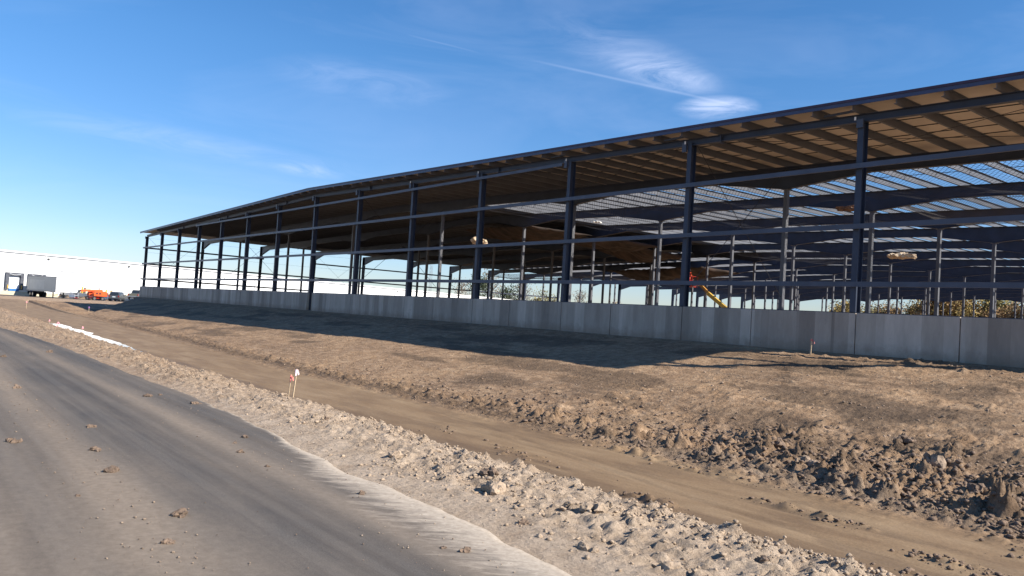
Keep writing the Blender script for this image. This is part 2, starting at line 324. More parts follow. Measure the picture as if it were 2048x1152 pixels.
# ------------------------------------------------------------ numpy noise
rng = np.random.default_rng(11)
def h2(ix, iy, s=0):
    v = np.sin(ix*127.1+iy*311.7+s*74.7)*43758.5453; return v-np.floor(v)
def vnoise(x, y, s=0):
    ix = np.floor(x); iy = np.floor(y); fx = x-ix; fy = y-iy; fx = fx*fx*(3-2*fx); fy = fy*fy*(3-2*fy)
    return (h2(ix, iy, s)*(1-fx)+h2(ix+1, iy, s)*fx)*(1-fy)+(h2(ix, iy+1, s)*(1-fx)+h2(ix+1, iy+1, s)*fx)*fy
def fbm(x, y, oct=4, s=0):
    r_ = 0; a = .5
    for i in range(oct): r_ = r_+a*(vnoise(x*2**i+i*17.3, y*2**i-i*9.1, s+i)-.5)*2; a *= .5
    return r_
def clods(x, y, cell, dens, s=0):                    # field of lumps, 0..1
    x = x/cell; y = y/cell; ix = np.floor(x); iy = np.floor(y); out = np.zeros_like(x)
    for a in (-1, 0, 1):
        for b in (-1, 0, 1):
            cx = ix+a; cy = iy+b; on = h2(cx, cy, s+1) < dens
            px = cx+.15+.7*h2(cx, cy, s+2); py = cy+.15+.7*h2(cx, cy, s+3); rd = .25+.55*h2(cx, cy, s+4)**1.5; hh = .35+.65*h2(cx, cy, s+5)
            an = h2(cx, cy, s+6)*6.28; el = .6+.4*h2(cx, cy, s+7); dx = x-px; dy = y-py
            u = (dx*np.cos(an)+dy*np.sin(an)); v = (-dx*np.sin(an)+dy*np.cos(an))/el
            d2 = (np.abs(u)**1.6+np.abs(v)**1.6)/rd**1.6
            out = np.maximum(out, np.where(on, np.clip(1-d2, 0, 1)**.55*hh*rd*1.4, 0))
    return out
def sst(a, b, x): k = np.clip((x-a)/(b-a), 0, 1); return k*k*(3-2*k)
EDX = [-90, -60, -35, -28, -22.3, -13.6, -11, -9.5, -6.9, -5.4, -4.3, -3.5, 0, 12]
EDY = [-4.5, .2, 3.38, 3.78, 3.9, 3.96, 3.94, 3.86, 3.64, 3.74, 3.58, 3.56, 3.5, 3.5]
def yedge(x): return np.interp(x, EDX, EDY)
WA = np.array([-183., 16.6]); WN = np.array([math.cos(R(15)), math.sin(R(15))]); WD = np.array([-math.sin(R(15)), math.cos(R(15))])
def H(x, y, detail=True):
    yt = 13+np.clip(-30-x, 0, 60)*.05
    low = np.interp(x, [-140, -128, -105, -92, 0], [-.15, -.40, -.95, -1.12, -1.22])
    yb = np.where(y < yt, y*13/yt, 13+(y-yt)/(26.4-yt)*13.4)
    prof = np.interp(yb, [-50, 3.3, 4.1, 4.7, 5.5, 6.3, 8.6, 9.6, 12.6, 13.4, 14.6, 20, 25, 26.3, 27], [-.09, -.09, -.03, .02, -.05, -.50, -1.27, -1.205, -1.165, -1.03, -.84, .02, .82, .98, .99])
    prof = prof + np.where(x > -17, (sst(-17, -9, x))*.03*sst(6.8, 9, y)*(1-sst(12.4, 13.2, y)), 0)
    prof = prof+.045*sst(-37.5, -36, x)*sst(7.0, 8.2, y)*(1-sst(9.2, 10, y))
    hip = np.where(y < 26.4, -84-30*(np.clip(y, 13, 26.4)-13)/13.4, -116.)
    bank = np.where(y > 26.4, .99, prof) - .42*np.clip(hip-x, 0, 200)
    z = np.where(y >= yt-.6, np.maximum(low, bank), prof)
    k = sst(-67, -73, x)*(1-sst(yt-1.5, yt-.5, y)); z = z*(1-k)+(low+.25*sst(9, 6, y))*k
    s_ = (x-WA[0])*WD[0]+(y-WA[1])*WD[1]; o_ = (x-WA[0])*WN[0]+(y-WA[1])*WN[1]
    yard = np.where(s_ > 12, np.clip(.66-.0185*np.clip(o_, 0, 100), -.15, 1), -.5+.35*sst(18, 42, o_))
    q = sst(-139, -142, x); z = z*(1-q)+yard*q
    if detail:
        nb = .30*sst(-13, -8, x); near = sst(yedge(x)-.02+nb, yedge(x)+.45+nb, y)*(1-sst(5.6, 6.6, y))
        slope = sst(yt+.2, yt+1, y)*(1-sst(25.6, 26.2, y)); toe = np.exp(-((y-yt-.35)/.7)**2); wall = np.exp(-((y-25.4)/.5)**2)
        rough = sst(-22, -8, x)*(1-.62*sst(yt+3.2, yt+6.5, y+.25*(x+12)*(x < -12))); und = fbm(x*.35, y*.5, 4, 3)
        z = z+und*(.07*slope*(1+1.5*rough)+.05*near+.02)
        wx_ = .10*fbm(x*7, y*7, 3, 15)+.03*fbm(x*30, y*30, 2, 18); wy_ = .10*fbm(x*7+40, y*7, 3, 25)+.03*fbm(x*30+9, y*30, 2, 28); x0_, y0_ = x, y; x = x+wx_; y = y+wy_; fr = fbm(x0_*14, y0_*14, 3, 35)
        c1 = clods(x, y, .16, .8, 10)*.16; c2 = clods(x, y, .42, .55, 30)*.42; c3 = clods(x+2, y, .95, .35, 50)*.95; c0 = clods(x, y, .085, .8, 90)*.085
        x, y = x0_, y0_
        c2 = c2*(1+.9*fr); c3 = c3*(1+.6*fr); c1 = c1*(1+.8*fr)
        pk = .35+.65*sst(-.15, .35, fbm(x*.9, y*.9, 3, 61))
        z = z+fr*(.024*near+.035*slope*(.14+1.3*rough)+.05*toe*sst(-60, -15, x))+.02*fbm(x0_*5, y0_*5, 3, 45)*(.45*near+slope)
        z = z+.03*sst(-13, -8, x)*(1-sst(4.0, 4.5, y))+near*(c1*.36*pk+c2*.06*pk+c0*.8)
        mid = np.exp(-((y-yt-1.6)/1.9)**2)
        z = z+slope*(c1*(.04+.42*rough)*pk+c0*.2+c2*(.02+.42*rough*pk))+c3*rough*.30*mid
        z = z+toe*(c1*.45+c2*(.28+.25*rough)*sst(-75, -20, x)+c1*.2)+wall*(c2*.18+c1*.3)*sst(-18, -12, x)
        floor_ = sst(7.5, 8.6, y)*(1-sst(yt-.6, yt, y)); isl = sst(.18, .5, fbm(x*.5, y*1.6, 4, 77))
        z = z-floor_*.015*(np.exp(-((y-10.6-.45*np.sin(x*.33))/.09)**2)+np.exp(-((y-11.5-.5*np.sin(x*.29+1))/.08)**2))*sst(-22, -14, x)
        z = z+floor_*(isl*(clods(x, y, .3, .7, 91)*.16+.02)*sst(-19, -9, x)*1.0 + und*.010)
        # tracked-machine prints on the slope
        tr = np.exp(-(((y-yt)-3.2-.5*np.sin(x*.12))/.35)**2)+np.exp(-(((y-yt)-5.4-.4*np.sin(x*.1))/.35)**2)
        brk = sst(-.25, .25, fbm(x*.9, y*1.3, 3, 505))
        z = z+slope*tr*.022*brk*np.clip(2.5*np.sin((x+.35*y+.12*fbm(x*1.5, y*1.5, 3, 506))*2*np.pi/.24), -1, 1)*(1-sst(-14, -9, x))*sst(-60, -20, x)
        tq = np.exp(-((x+14+.55*(y-19))/.3)**2)+np.exp(-((x+12.2+.55*(y-19))/.3)**2)+np.exp(-((x+17.5+.3*(y-19))/.3)**2)
        z = z+slope*tq*.04*brk*np.clip(2.5*np.sin((y+.12*fbm(x*1.5, y*1.5, 3, 507))*2*np.pi/.24), -1, 1)*sst(17, 19, y)
    return z
def grid_mesh(name, xs, ys, Z, mats, attrs=None, kind='structure', smooth=True):
    nx, ny = len(xs), len(ys); X, Y = np.meshgrid(xs, ys, indexing='ij'); z = Z(X, Y) if callable(Z) else Z
    co_ = np.stack([X, Y, z], -1).reshape(-1, 3).astype(np.float32)
    i = np.arange((nx-1)*(ny-1)); a = (i//(ny-1))*ny+i % (ny-1); fc = np.stack([a, a+ny, a+ny+1, a+1], 1)
    if xs[1] < xs[0]: fc = fc[:, ::-1]
    if ys[1] < ys[0]: fc = fc[:, ::-1]
    me = bpy.data.meshes.new(name); me.vertices.add(len(co_)); me.vertices.foreach_set('co', co_.ravel())
    me.loops.add(fc.size); me.loops.foreach_set('vertex_index', fc.ravel().astype(np.int32))
    me.polygons.add(len(fc)); me.polygons.foreach_set('loop_start', np.arange(0, fc.size, 4, dtype=np.int32))
    if smooth: me.polygons.foreach_set('use_smooth', np.ones(len(fc), bool))
    me.update(); me.validate()
    for k, fn in (attrs or {}).items():
        A = me.attributes.new(k, 'FLOAT', 'POINT'); A.data.foreach_set('value', fn(X, Y).ravel().astype(np.float32))
    me.materials.append(mats); o = bpy.data.objects.new(name, me); C.objects.link(o)
    if kind: o['kind'] = kind
    return o
def pale(x, y):
    near = (1-sst(5.2, 6.6, y)); far = sst(-60, -18, x)
    spot = .25*np.exp(-(((x+8)/5)**2+((y-13.1)/.35)**2))*3
    return np.clip(near*(.34+.62*sst(-20, -7, x)) + .25*sst(-80, -100, x)*(1-sst(12, 14, y)) + spot*.8+.02, .0, 1)
def silt(x, y):
    yt = 13+np.clip(-30-x, 0, 60)*.05
    return sst(7, 8, y)*(1-sst(yt-.7, yt-.1, y))
def damp(x, y):
    yt = 13+np.clip(-30-x, 0, 60)*.05
    fl = sst(6.4, 7.4, y)*(1-sst(yt-.4, yt+.3, y)); ruts = np.exp(-((y-10.6-.45*np.sin(x*.33))/.09)**2)+np.exp(-((y-11.5-.5*np.sin(x*.29+1))/.08)**2)+np.exp(-((y-9.9-.3*np.sin(x*.5+2))/.07)**2)*sst(-14, -9, x)
    mud = fl*(.85*(1-sst(9.3, 10.1, y+.25*fbm(x*.6, y*2, 3, 311)))+.14+.22*ruts*sst(-22, -12, x)+.5*sst(.05, .3, fbm(x*.6, y*2.2, 4, 312))*sst(-30, -12, x)); toe = np.exp(-((y-yt-.1)/.35)**2)*.8*sst(-95, -60, x)
    blot = sst(.08, .34, fbm(x*.28, y*.75, 4, 123))*sst(yt, yt+1, y)*.75*(1-sst(24, 26, y)) + sst(.0, .3, fbm(x*.45+9, y*.55, 4, 223))*sst(-18, -9, x)*sst(yt, yt+.5, y)*.8
    return np.clip(np.maximum(np.maximum(mud, toe), blot), 0, 1)

# ------------------------------------------------------------ ground
s = 0; xs = [8.]
while xs[-1] > -128: xs.append(xs[-1]-(.020+.0043*abs(min(0, xs[-1]+3))+(.1 if xs[-1] > 1 else 0)))
ys = np.concatenate([np.arange(3.2, 6.4, .026), np.arange(6.4, 8.4, .06), np.arange(8.4, 12.6, .04), np.arange(12.6, 16.5, .036), np.arange(16.5, 26.7, .06)])
terr = grid_mesh('graded_ground', np.array(xs), ys, H, m_dirt, {'pale': pale, 'damp': damp, 'silt': silt})
def Hc(x, y):
    z = H(x, y, False); ins = (x > -126.5) & (x < 7) & (y > 4) & (y < 26); z = np.where(ins, z-.6, z)
    z = np.where((y < 4) & (x < 30) & (x > -100), np.minimum(z, -.12), z)
    far = sst(-250, -300, x)+sst(260, 320, y)+sst(40, 60, x)+sst(-20, -40, y); z = z-.35*np.clip(far, 0, 1)
    return z+fbm(x*.15, y*.15, 3, 5)*.06*(x > -140)
xc = np.concatenate([np.array([-3000, -1500, -700, -400]), np.arange(-300, -60, 1.5), np.arange(-60, 60, 1.5), np.array([80, 150, 400, 1000, 3000])])
yc = np.concatenate([np.array([-3000, -1000, -300, -100, -50]), np.arange(-30, 60, 1.3), np.arange(60, 330, 5), np.array([400, 700, 1500, 3000])])
grid_mesh('ground', xc, yc, Hc, m_dirt, {'pale': lambda x, y: .35*(y < 30)+0*x, 'silt': lambda x, y: 0*x, 'damp': lambda x, y: 0*x})
grid_mesh('pond_water', np.linspace(-40.4, -72, 60), np.linspace(6.8, 10.6, 10), lambda x, y: -1.215+0*x, m_pond)
# road: a thick sheet with a ragged broken edge
rx = [12.]
while rx[-1] > -88: rx.append(rx[-1]-(.035+.004*abs(min(0, rx[-1]))))
rx = np.array(rx); rv = np.concatenate([np.linspace(0, .75, 40), np.linspace(.76, 1, 60)])
X, V = np.meshgrid(rx, rv, indexing='ij'); ye = yedge(X)+fbm(X*1.3, X*0, 4, 41)*.07+.02*fbm(X*7, X*0, 3, 47); Yr = -13+(ye+13)*V
road = grid_mesh('asphalt_road', rx, rv, lambda a, b: 0*a+.006*fbm(a*.5, b*9, 3, 8), m_asph)
co_ = np.zeros(len(road.data.vertices)*3, np.float32); road.data.vertices.foreach_get('co', co_); co_ = co_.reshape(-1, 3)
co_[:, 1] = Yr.ravel(); dd = (ye-Yr).ravel(); co_[:, 2] += np.where(dd < .03, -.10, 0); co_[:, 2] -= .015*np.exp(-dd/.12); road.data.vertices.foreach_set('co', co_.ravel()); road.data.update()
A = road.data.attributes.new('pale', 'FLOAT', 'POINT')
dist = (ye-Yr); A.data.foreach_set('value', (np.clip(.62*np.exp(-(dist/(.12+.52*sst(-10, -5.0, X)))**1.6)+.12*sst(-9, -5, X)*np.exp(-dist/1.2), 0, 1)*sst(-20, -8, X)+.30*np.exp(-dist/.10)*sst(-40, -15, X)).ravel().astype(np.float32))
A = road.data.attributes.new('dust', 'FLOAT', 'POINT')
du = .26+.45*np.exp(-((Yr-1.55)/.22)**2)*sst(-4, -7, X)*1.3+.45*np.exp(-((Yr-3.0)/.14)**2)+.5*sst(-12, -4, X)*(1-sst(1.2, 2.6, Yr))-.18*np.exp(-((Yr-2.3)/.42)**2)-.25*np.exp(-((Yr-3.55)/.2)**2)*sst(-5, -12, X)-.2*np.exp(-((Yr-.9)/.3)**2)
A.data.foreach_set('value', du.ravel().astype(np.float32))
# yard paving in front of the far warehouse
def Wp(s_, o_, z): return (WA[0]+WD[0]*s_+WN[0]*o_, WA[1]+WD[1]*s_+WN[1]*o_, z)
grid_mesh('yard_paving', np.arange(-215, -140.8, 1.2), np.arange(-6, 120, 1.2), lambda x, y: H(x, y, False)+.03, m_yard)

# clods and gravel too many to count
def ico():
    bm = bmesh.new(); bmesh.ops.create_icosphere(bm, subdivisions=1, radius=1); v = np.array([p.co[:] for p in bm.verts]); f = np.array([[q.index for q in p.verts] for p in bm.faces]); bm.free(); return v, f
IV, IF = ico()
def stones(name, pts, rad, mt, label, flat=.65):
    n = len(pts); V_ = np.repeat(IV[None], n, 0)*(1+.75*(rng.random((n, len(IV), 1))-.5)); sc = rng.uniform(.6, 1.25, (n, 1, 3)); sc[:, :, 2] *= flat
    an = rng.random(n)*6.28; V_ = V_*sc*rad[:, None, None]; c_, s__ = np.cos(an)[:, None], np.sin(an)[:, None]
    x = V_[:, :, 0]*c_-V_[:, :, 1]*s__; y = V_[:, :, 0]*s__+V_[:, :, 1]*c_; V_[:, :, 0] = x; V_[:, :, 1] = y; V_ += pts[:, None, :]
    F_ = (IF[None]+(np.arange(n)*len(IV))[:, None, None]).reshape(-1, 3)
    me = bpy.data.meshes.new(name); me.vertices.add(n*len(IV)); me.vertices.foreach_set('co', V_.reshape(-1).astype(np.float32))
    me.loops.add(F_.size); me.loops.foreach_set('vertex_index', F_.ravel().astype(np.int32)); me.polygons.add(len(F_)); me.polygons.foreach_set('loop_start', np.arange(0, F_.size, 3, dtype=np.int32))
    me.update(); me.validate(); me.materials.append(mt); o = bpy.data.objects.new(name, me); C.objects.link(o); o['kind'] = 'stuff'; o['label'] = label; o['category'] = 'clods'; return o
def scatter(n, xr, yr, rlo, rhi, pw=2.5, dens=None):
    x = rng.uniform(*xr, n); y = rng.uniform(*yr, n)
    if dens is not None: k = rng.random(n) < dens(x, y); x = x[k]; y = y[k]
    rd = rlo+(rhi-rlo)*rng.random(len(x))**pw; z = H(x, y)+rd*.25; return np.stack([x, y, z], 1), rd
def xnear(n, a, b): return -np.exp(rng.uniform(math.log(a), math.log(b), n))
def scat2(n, a, b, ylo, yhi, rlo, rhi, pw=3, dens=None):
    x = xnear(n, a, b); y = rng.uniform(ylo, yhi, n)
    if dens is not None: k = rng.random(n) < dens(x, y); x = x[k]; y = y[k]
    rd = (rlo+(rhi-rlo)*rng.random(len(x))**pw); return np.stack([x, y, H(x, y)+rd*.2], 1), rd
pk_ = lambda x, y: .15+.85*sst(-.1, .3, fbm(x*.9, y*.9, 3, 61))
p, q = scat2(30000, 2, 45, 3.75, 5.75, .004, .027, 4, lambda x, y: sst(yedge(x)-.1, yedge(x)+.7, y)*pk_(x, y)); stones('pale_dirt_clods', p, q, m_mudl, 'pale dry clods strewn over the dirt shoulder beside the road')
p, q = scat2(12000, 3.5, 30, 12.7, 17.5, .012, .075, 3.5, lambda x, y: (.25+.75*sst(-20, -9, x))*np.exp(-((y-13.9)/1.5)**2)); stones('brown_dirt_clods', p, q, m_wet, 'brown earth clods piled at the foot of the far ditch bank')
p, q = scat2(9000, 4, 60, 13, 26, .008, .045, 5, lambda x, y: (.25+.6*sst(-30, -9, x))*(1-.6*sst(18, 21, y))); stones('bank_crumbs', p, q, mat('bank_crumb', (.27, .20, .145), .95, 0, .35, 8, .6, 40), 'small crumbs of soil scattered over the graded bank')
p, q = scat2(9000, 3.5, 16, 8.3, 13.2, .008, .05, 4, lambda x, y: sst(.12, .4, fbm(x*.5, y*1.6, 4, 77))); stones('ditch_clods', p, q, m_wet, 'dark muddy clods strewn in streaks on the ditch floor')
p, q = scat2(1500, 4, 30, .9, 2.0, .003, .014, 4, lambda x, y: np.exp(-((y-1.5)/.25)**2)); p[:, 2] = .006; stones('mud_crumbs', p, q, m_clod, 'crumbs of dried mud along the left dusty wheel streak', flat=.4)
p, q = scat2(700, 3, 30, 2.7, 3.7, .002, .009, 4); p[:, 2] = .006; stones('edge_crumbs', p, q, m_mudl, 'pale crumbs along the edge of the asphalt', flat=.5)
p, q = scat2(700, 2.5, 25, -1, 3.9, .002, .008, 4); p[:, 2] = .008; stones('road_grit', p, q, m_wet, 'fine grit lying on the asphalt')

def lump(x, y, sz, m_, name, label, cat, group=None, n=9, z=None, flat=.6, seed=0):
    rs = random.Random(seed); bm = bmesh.new()
    for i in range(n):
        k = rs.uniform(.35, 1) if i else 1.0; r_ = sz*k*.55
        off = Vector((rs.gauss(0, .42), rs.gauss(0, .42), 0))*sz if i else Vector()
        ret = bmesh.ops.create_icosphere(bm, subdivisions=2, radius=r_)
        sc = Vector((rs.uniform(.7, 1.3), rs.uniform(.7, 1.3), rs.uniform(.6, 1.0)*flat*1.4)); sd = rs.uniform(0, 90)
        from mathutils import noise as mn
        for v in ret['verts']:
            d = 1+.7*mn.noise(v.co*2.3/r_*.5+Vector((sd, 0, 0)))+.55*mn.noise(v.co*6/r_*.5+Vector((0, sd, 0)))
            v.co = Vector((v.co.x*sc.x, v.co.y*sc.y, v.co.z*sc.z))*d+off+Vector((0, 0, r_*flat*.6))
    me = bpy.data.meshes.new(name); bm.to_mesh(me); bm.free(); me.materials.append(m_)
    o = bpy.data.objects.new(name, me); C.objects.link(o)
    o.location = (x, y, float(H(np.array([x]), np.array([y]))[0])-.01 if z is None else z); return tag(o, label, cat, group)
LU = [(-7.68, 1.66, .085, 'tan mud lump on the left part of the road, left of the wheel track'), (-5.98, 1.77, .085, 'brown crumbly mud lump with pale top in the middle of the road'),
 (-5.35, 1.54, .05, 'small flat rusty mud lump nearest the bottom left of the road'), (-4.33, 3.16, .06, 'spiky dark brown mud lump near the bottom right of the asphalt'),
 (-4.46, 3.06, .03, 'tiny brown crumb just left of the spiky dark lump'), (-6.06, 3.28, .05, 'dark lump on the asphalt at the inner side of the white dusty edge'),
 (-13.06, 3.25, .07, 'brown lump on the far asphalt where the dust streak begins'), (-13.2, 3.47, .05, 'small brown lump nearest the far road edge'),
 (-12.07, 3.67, .07, 'flat tan lump close to the road edge opposite the survey stakes'), (-9.06, 3.35, .07, 'dark lump in the dusty right track, largest of the middle distance'),
 (-8.73, 3.12, .035, 'pale crumb just below the dark lump in the right track'), (-8.19, 2.99, .055, 'brown flat lump left of the dusty right track'),
 (-7.40, 2.97, .04, 'small dark lump at the inner edge of the pale dust'), (-10.22, 1.95, .06, 'pair-like brown lump on the dusty wheel streak at left'),
 (-14.37, 1.67, .08, 'brown lump far up the left dusty streak'), (-9.44, 1.11, .07, 'rusty lump at the left border of the road'), (-8.75, 1.72, .075, 'thin tan smear-shaped lump lying on the left wheel streak'),
 (-22.09, 3.2, .10, 'dark lump farthest up the road near its far edge'), (-20.5, 2.09, .09, 'pale lump far away at the left border of the road'), (-6.85, 1.26, .03, 'tiny dark crumb on the plain asphalt at lower left')]
for i, (x, y, s_, lb) in enumerate(LU):
    lump(x, y, s_*.85, m_wet if i % 4 in (1, 3) else mat('mud_lump_%d' % i, (.13+.03*(i % 3), .092+.022*(i % 3), .066+.016*(i % 3)), .95, 0, .35, 20, .8, 60), 'mud_lump', lb, 'mud lump', 'mud lumps dropped on the road', n=7, z=-.004, flat=.75, seed=i)
RK = [(-4.66, 4.72, .17, 'big pale rounded rock in the middle of the dirt shoulder'), (-5.66, 4.42, .22, 'large rough clod with dark left side on the dirt shoulder'), (-6.12, 4.70, .15, 'darker jagged clod behind the large rough clod'),
 (-3.46, 4.2, .15, 'dark wet-looking rock at the bottom edge beside the road'), (-4.05, 3.98, .10, 'pale clod at the edge of the white powder'), (-4.75, 4.0, .09, 'pale split clod just above the road powder'),
 (-7.4, 4.35, .13, 'brown clod standing beside the fanned white dust'), (-7.55, 4.95, .12, 'grey clod on the crest of the shoulder'), (-9.9, 4.75, .10, 'pale rock on the shoulder below the survey stakes'), (-12.95, 5.4, .10, 'white rock beside the short survey stake'),
 (-12.5, 5.5, .085, 'pale flat rock right at the foot of the tall survey stake'), (-3.19, 4.86, .12, 'brown clod at the ditch edge near the bottom of the picture')]
for i, (x, y, s_, lb) in enumerate(RK): lump(x, y, s_*.62, m_mudl if i % 3 != 2 else m_wet, 'rock', lb, 'rock', 'larger rocks on the dirt shoulder', n=5, flat=.8, seed=50+i)
BK = [(-6.6, 15.2, .42, m_mudl, 'pale boulder-like clod on the rough right part of the bank'), (-9.3, 14.6, .30, m_wet, 'big dark clod low on the rough bank'), (-7.6, 16.4, .35, m_wet, 'dark clod heap high on the rough bank'),
 (-8.3, 13.9, .34, m_mudl, 'pale clod at the ditch foot left of the dark heap'), (-5.4, 14.2, .45, m_wet, 'largest dark clod near the right border'), (-10.9, 14.2, .30, m_wet, 'dark clod where the rough bank begins')]
for i, (x, y, s_, mm, lb) in enumerate(BK): lump(x, y, s_*.5, (m_clod if mm is m_mudl else m_wet), 'clod', lb, 'clod', 'large clods on the far bank', n=8, flat=.8, seed=90+i)

# ------------------------------------------------------------ steel building
X0, BAY, YF = -14.342, 7.62, 26.5
def kx(k): return X0-BAY*k
def zr(x): return 10.74-.0208*abs(x-kx(6))
YN = [26.62]+[26.5+7.43+8.31*i for i in range(16)]
bld = thing('steel_frame_building', 'huge unfinished dark blue-grey steel frame building on a low concrete wall', 'building', (kx(6), 26.5, .9))
P = lambda mb, n, mt, par=bld, **k: mb.build(n, mt, par, **k)
XL, XR = kx(13), kx(-1)
# low concrete wall, front: panels of half a bay with thin open joints
edges = [XL-.25]; 
for j in range(0, 28): edges.append(XL+3.81*(j+1)+(.15 if j % 2 else -.05)+.12*math.sin(j*3.1))
edges = [e for e in edges if e < XR-1]+[XR+.25]
for a, b in zip(edges[:-1], edges[1:]):
    a_, b_ = a+.018, b-.018
    if a < -59.3 < b: 
        P(MB().box(a_, -59.85, 26.3, 26.5, .2, 2.4), 'concrete_panel', m_conc); P(MB().box(-58.95, b_, 26.3, 26.5, .2, 2.4), 'concrete_panel', m_conc); continue
    P(MB().box(a_, b_, 26.3, 26.5, .2, 2.4), 'concrete_panel', m_conc)
P(MB().box(XL-.25, XL-.05, 26.52, YN[-1]+.3, .2, 2.4), 'side_wall', m_conc); P(MB().box(XR+.05, XR+.25, 26.52, YN[-1]+.3, .2, 2.4), 'side_wall', m_conc)
P(MB().box(XL-.04, XR+.04, YN[-1]+.1, YN[-1]+.3, .2, 2.4), 'rear_wall', m_conc)
P(MB().box(XL-.2, -60, 26.51, 26.53, 2.2, 2.43).box(-58.9, XR+.2, 26.51, 26.53, 2.2, 2.43), 'base_angle', m_steel)
def hcol(mb, x, y, z0, z1, w=.2, d=.3, zt=None):    # H section, flanges facing y
    mb.box(x-w/2, x+w/2, y-d/2, y-d/2+.016, z0, z1); mb.box(x-w/2, x+w/2, y+d/2-.016, y+d/2, z0, z1); mb.box(x-.006, x+.006, y-d/2+.016, y+d/2-.016, z0, z1); return mb
for k in range(-1, 14):
    x = kx(k)+(.12 if k == 13 else 0)-(.12 if k == -1 else 0); zt = zr(x)-.54
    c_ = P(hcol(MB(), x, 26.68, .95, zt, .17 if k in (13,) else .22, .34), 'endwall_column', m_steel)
    mb = MB().box(x-.34, x-.11-.01, 26.42, 26.50, zt-.35, zt+.05) if k % 13 else MB().box(x-.12, x+.12, 26.42, 26.50, zt-.3, zt)
    mb.build('clip_plate', m_steel2, c_)
    if k in (0, 1, 2, 3, 4): MB().box(x-.19, x-.13, 26.385, 26.415, zt-.02, zt+.10).build('paper_tag', m_foil, c_)
    if k in (0, 1, 2, 3, 4, 5, 6, 7, 8, 9): P(MB().bar((x-1.35, 26.40, zt+.30), (x-.12, 26.40, zt+.315), .05, .08), 'end_strut', m_steel2)
def beam(mb, xa, xb, y, ztf, zbf, n=1, t=.02, w=.22, split=None):   # built-up I girder following ztf / zbf
    xs_ = sorted(set([xa, xb]+[q for q in (split or []) if xa < q < xb]))
    for a, b in zip(xs_[:-1], xs_[1:]):
        at_, bt = ztf(a), ztf(b); ab, bb_ = zbf(a), zbf(b)
        for (y0, y1, za, zb_, zc, zd) in ((y-w/2, y+w/2, at_-t, bt-t, at_, bt), (y-.006, y+.006, ab+t, bb_+t, at_-t, bt-t), (y-w/2, y+w/2, ab, bb_, ab+t, bb_+t)):
            n_ = len(mb.v); mb.v += [(a, y0, za), (b, y0, zb_), (b, y0, zd), (a, y0, zc), (a, y1, za), (b, y1, zb_), (b, y1, zd), (a, y1, zc)]
            mb.f += [(n_, n_+1, n_+2, n_+3), (n_+7, n_+6, n_+5, n_+4), (n_, n_+4, n_+5, n_+1), (n_+3, n_+2, n_+6, n_+7), (n_, n_+3, n_+7, n_+4), (n_+1, n_+5, n_+6, n_+2)]
    return mb
PUR = .32
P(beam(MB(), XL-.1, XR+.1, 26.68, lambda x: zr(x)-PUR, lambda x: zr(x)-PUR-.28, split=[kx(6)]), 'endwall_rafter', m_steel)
# girts outside the columns
for z, ks in ((3.41, (13.07, -1.05)), (5.44, (13.05, -1.05)), (7.58, (13.04, -1.05)), (9.39, (10.05, 2.05))):
    a, b = kx(ks[0])-.05, kx(ks[1]); mb = MB()
    if z < 9: mb.box(a, b, 26.335, 26.347, z-.088, z+.088); mb.box(a, b, 26.347, 26.41, z+.076, z+.088); mb.box(a, b, 26.347, 26.41, z-.088, z-.076); mb.box(a, b, 26.398, 26.41, z+.05, z+.076)
    else: mb.box(a, b, 26.335, 26.347, z-.08, z+.08); mb.box(a, b, 26.347, 26.41, z+.068, z+.08)
    P(mb, 'girt', m_steel2)
for k in range(0, 13):
    for zc in (3.41, 5.44, 7.58): P(MB().box(kx(k)-.16, kx(k)+.16, 26.412, 26.432, zc-.085, zc+.085), 'girt_clip', m_steel2)
    if k % 2: P(MB().box(kx(k)+1.55, kx(k)+1.57, 26.55, 26.81, zr(kx(k)+1.56)-PUR-.36, zr(kx(k)+1.56)-PUR+.02), 'splice_plate', m_steel2)
# interior frames
COLK = [1, 3, 5, 7, 9, 11]
colx = [kx(k) for k in COLK]
def zb(x):
    d = min(abs(x-c) for c in colx+[XL, XR]); 
    if min(abs(x-XL), abs(x-XR)) < 4: return zr(x)-PUR-.60-.75*max(0, 1-d/3.2)
    return zr(x)-PUR-.60-.50*max(0, 1-d/4.2)
sp = sorted([kx(6)]+[c+o for c in colx+[XL, XR] for o in (-4.2, -3.2, -.2, 0, .2, 3.2, 4.2)])
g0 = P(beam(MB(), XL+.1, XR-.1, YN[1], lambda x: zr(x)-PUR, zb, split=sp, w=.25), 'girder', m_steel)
for n in range(2, 17): cp(g0, bld, dy=YN[n]-YN[1])
for c in colx:
    mb = MB().box(c-.1, c+.1, YN[1]-.1, YN[1]+.1, .98, zb(c)-.02); mb.box(c-.2, c+.2, YN[1]-.15, YN[1]+.15, zb(c)-.02, zb(c)+.0)
    mb.box(c-.2, c+.2, YN[1]-.2, YN[1]+.2, .95, .98)
    q_ = P(mb, 'interior_column', m_colw)
    for n in range(2, 17): cp(q_, bld, dy=YN[n]-YN[1])
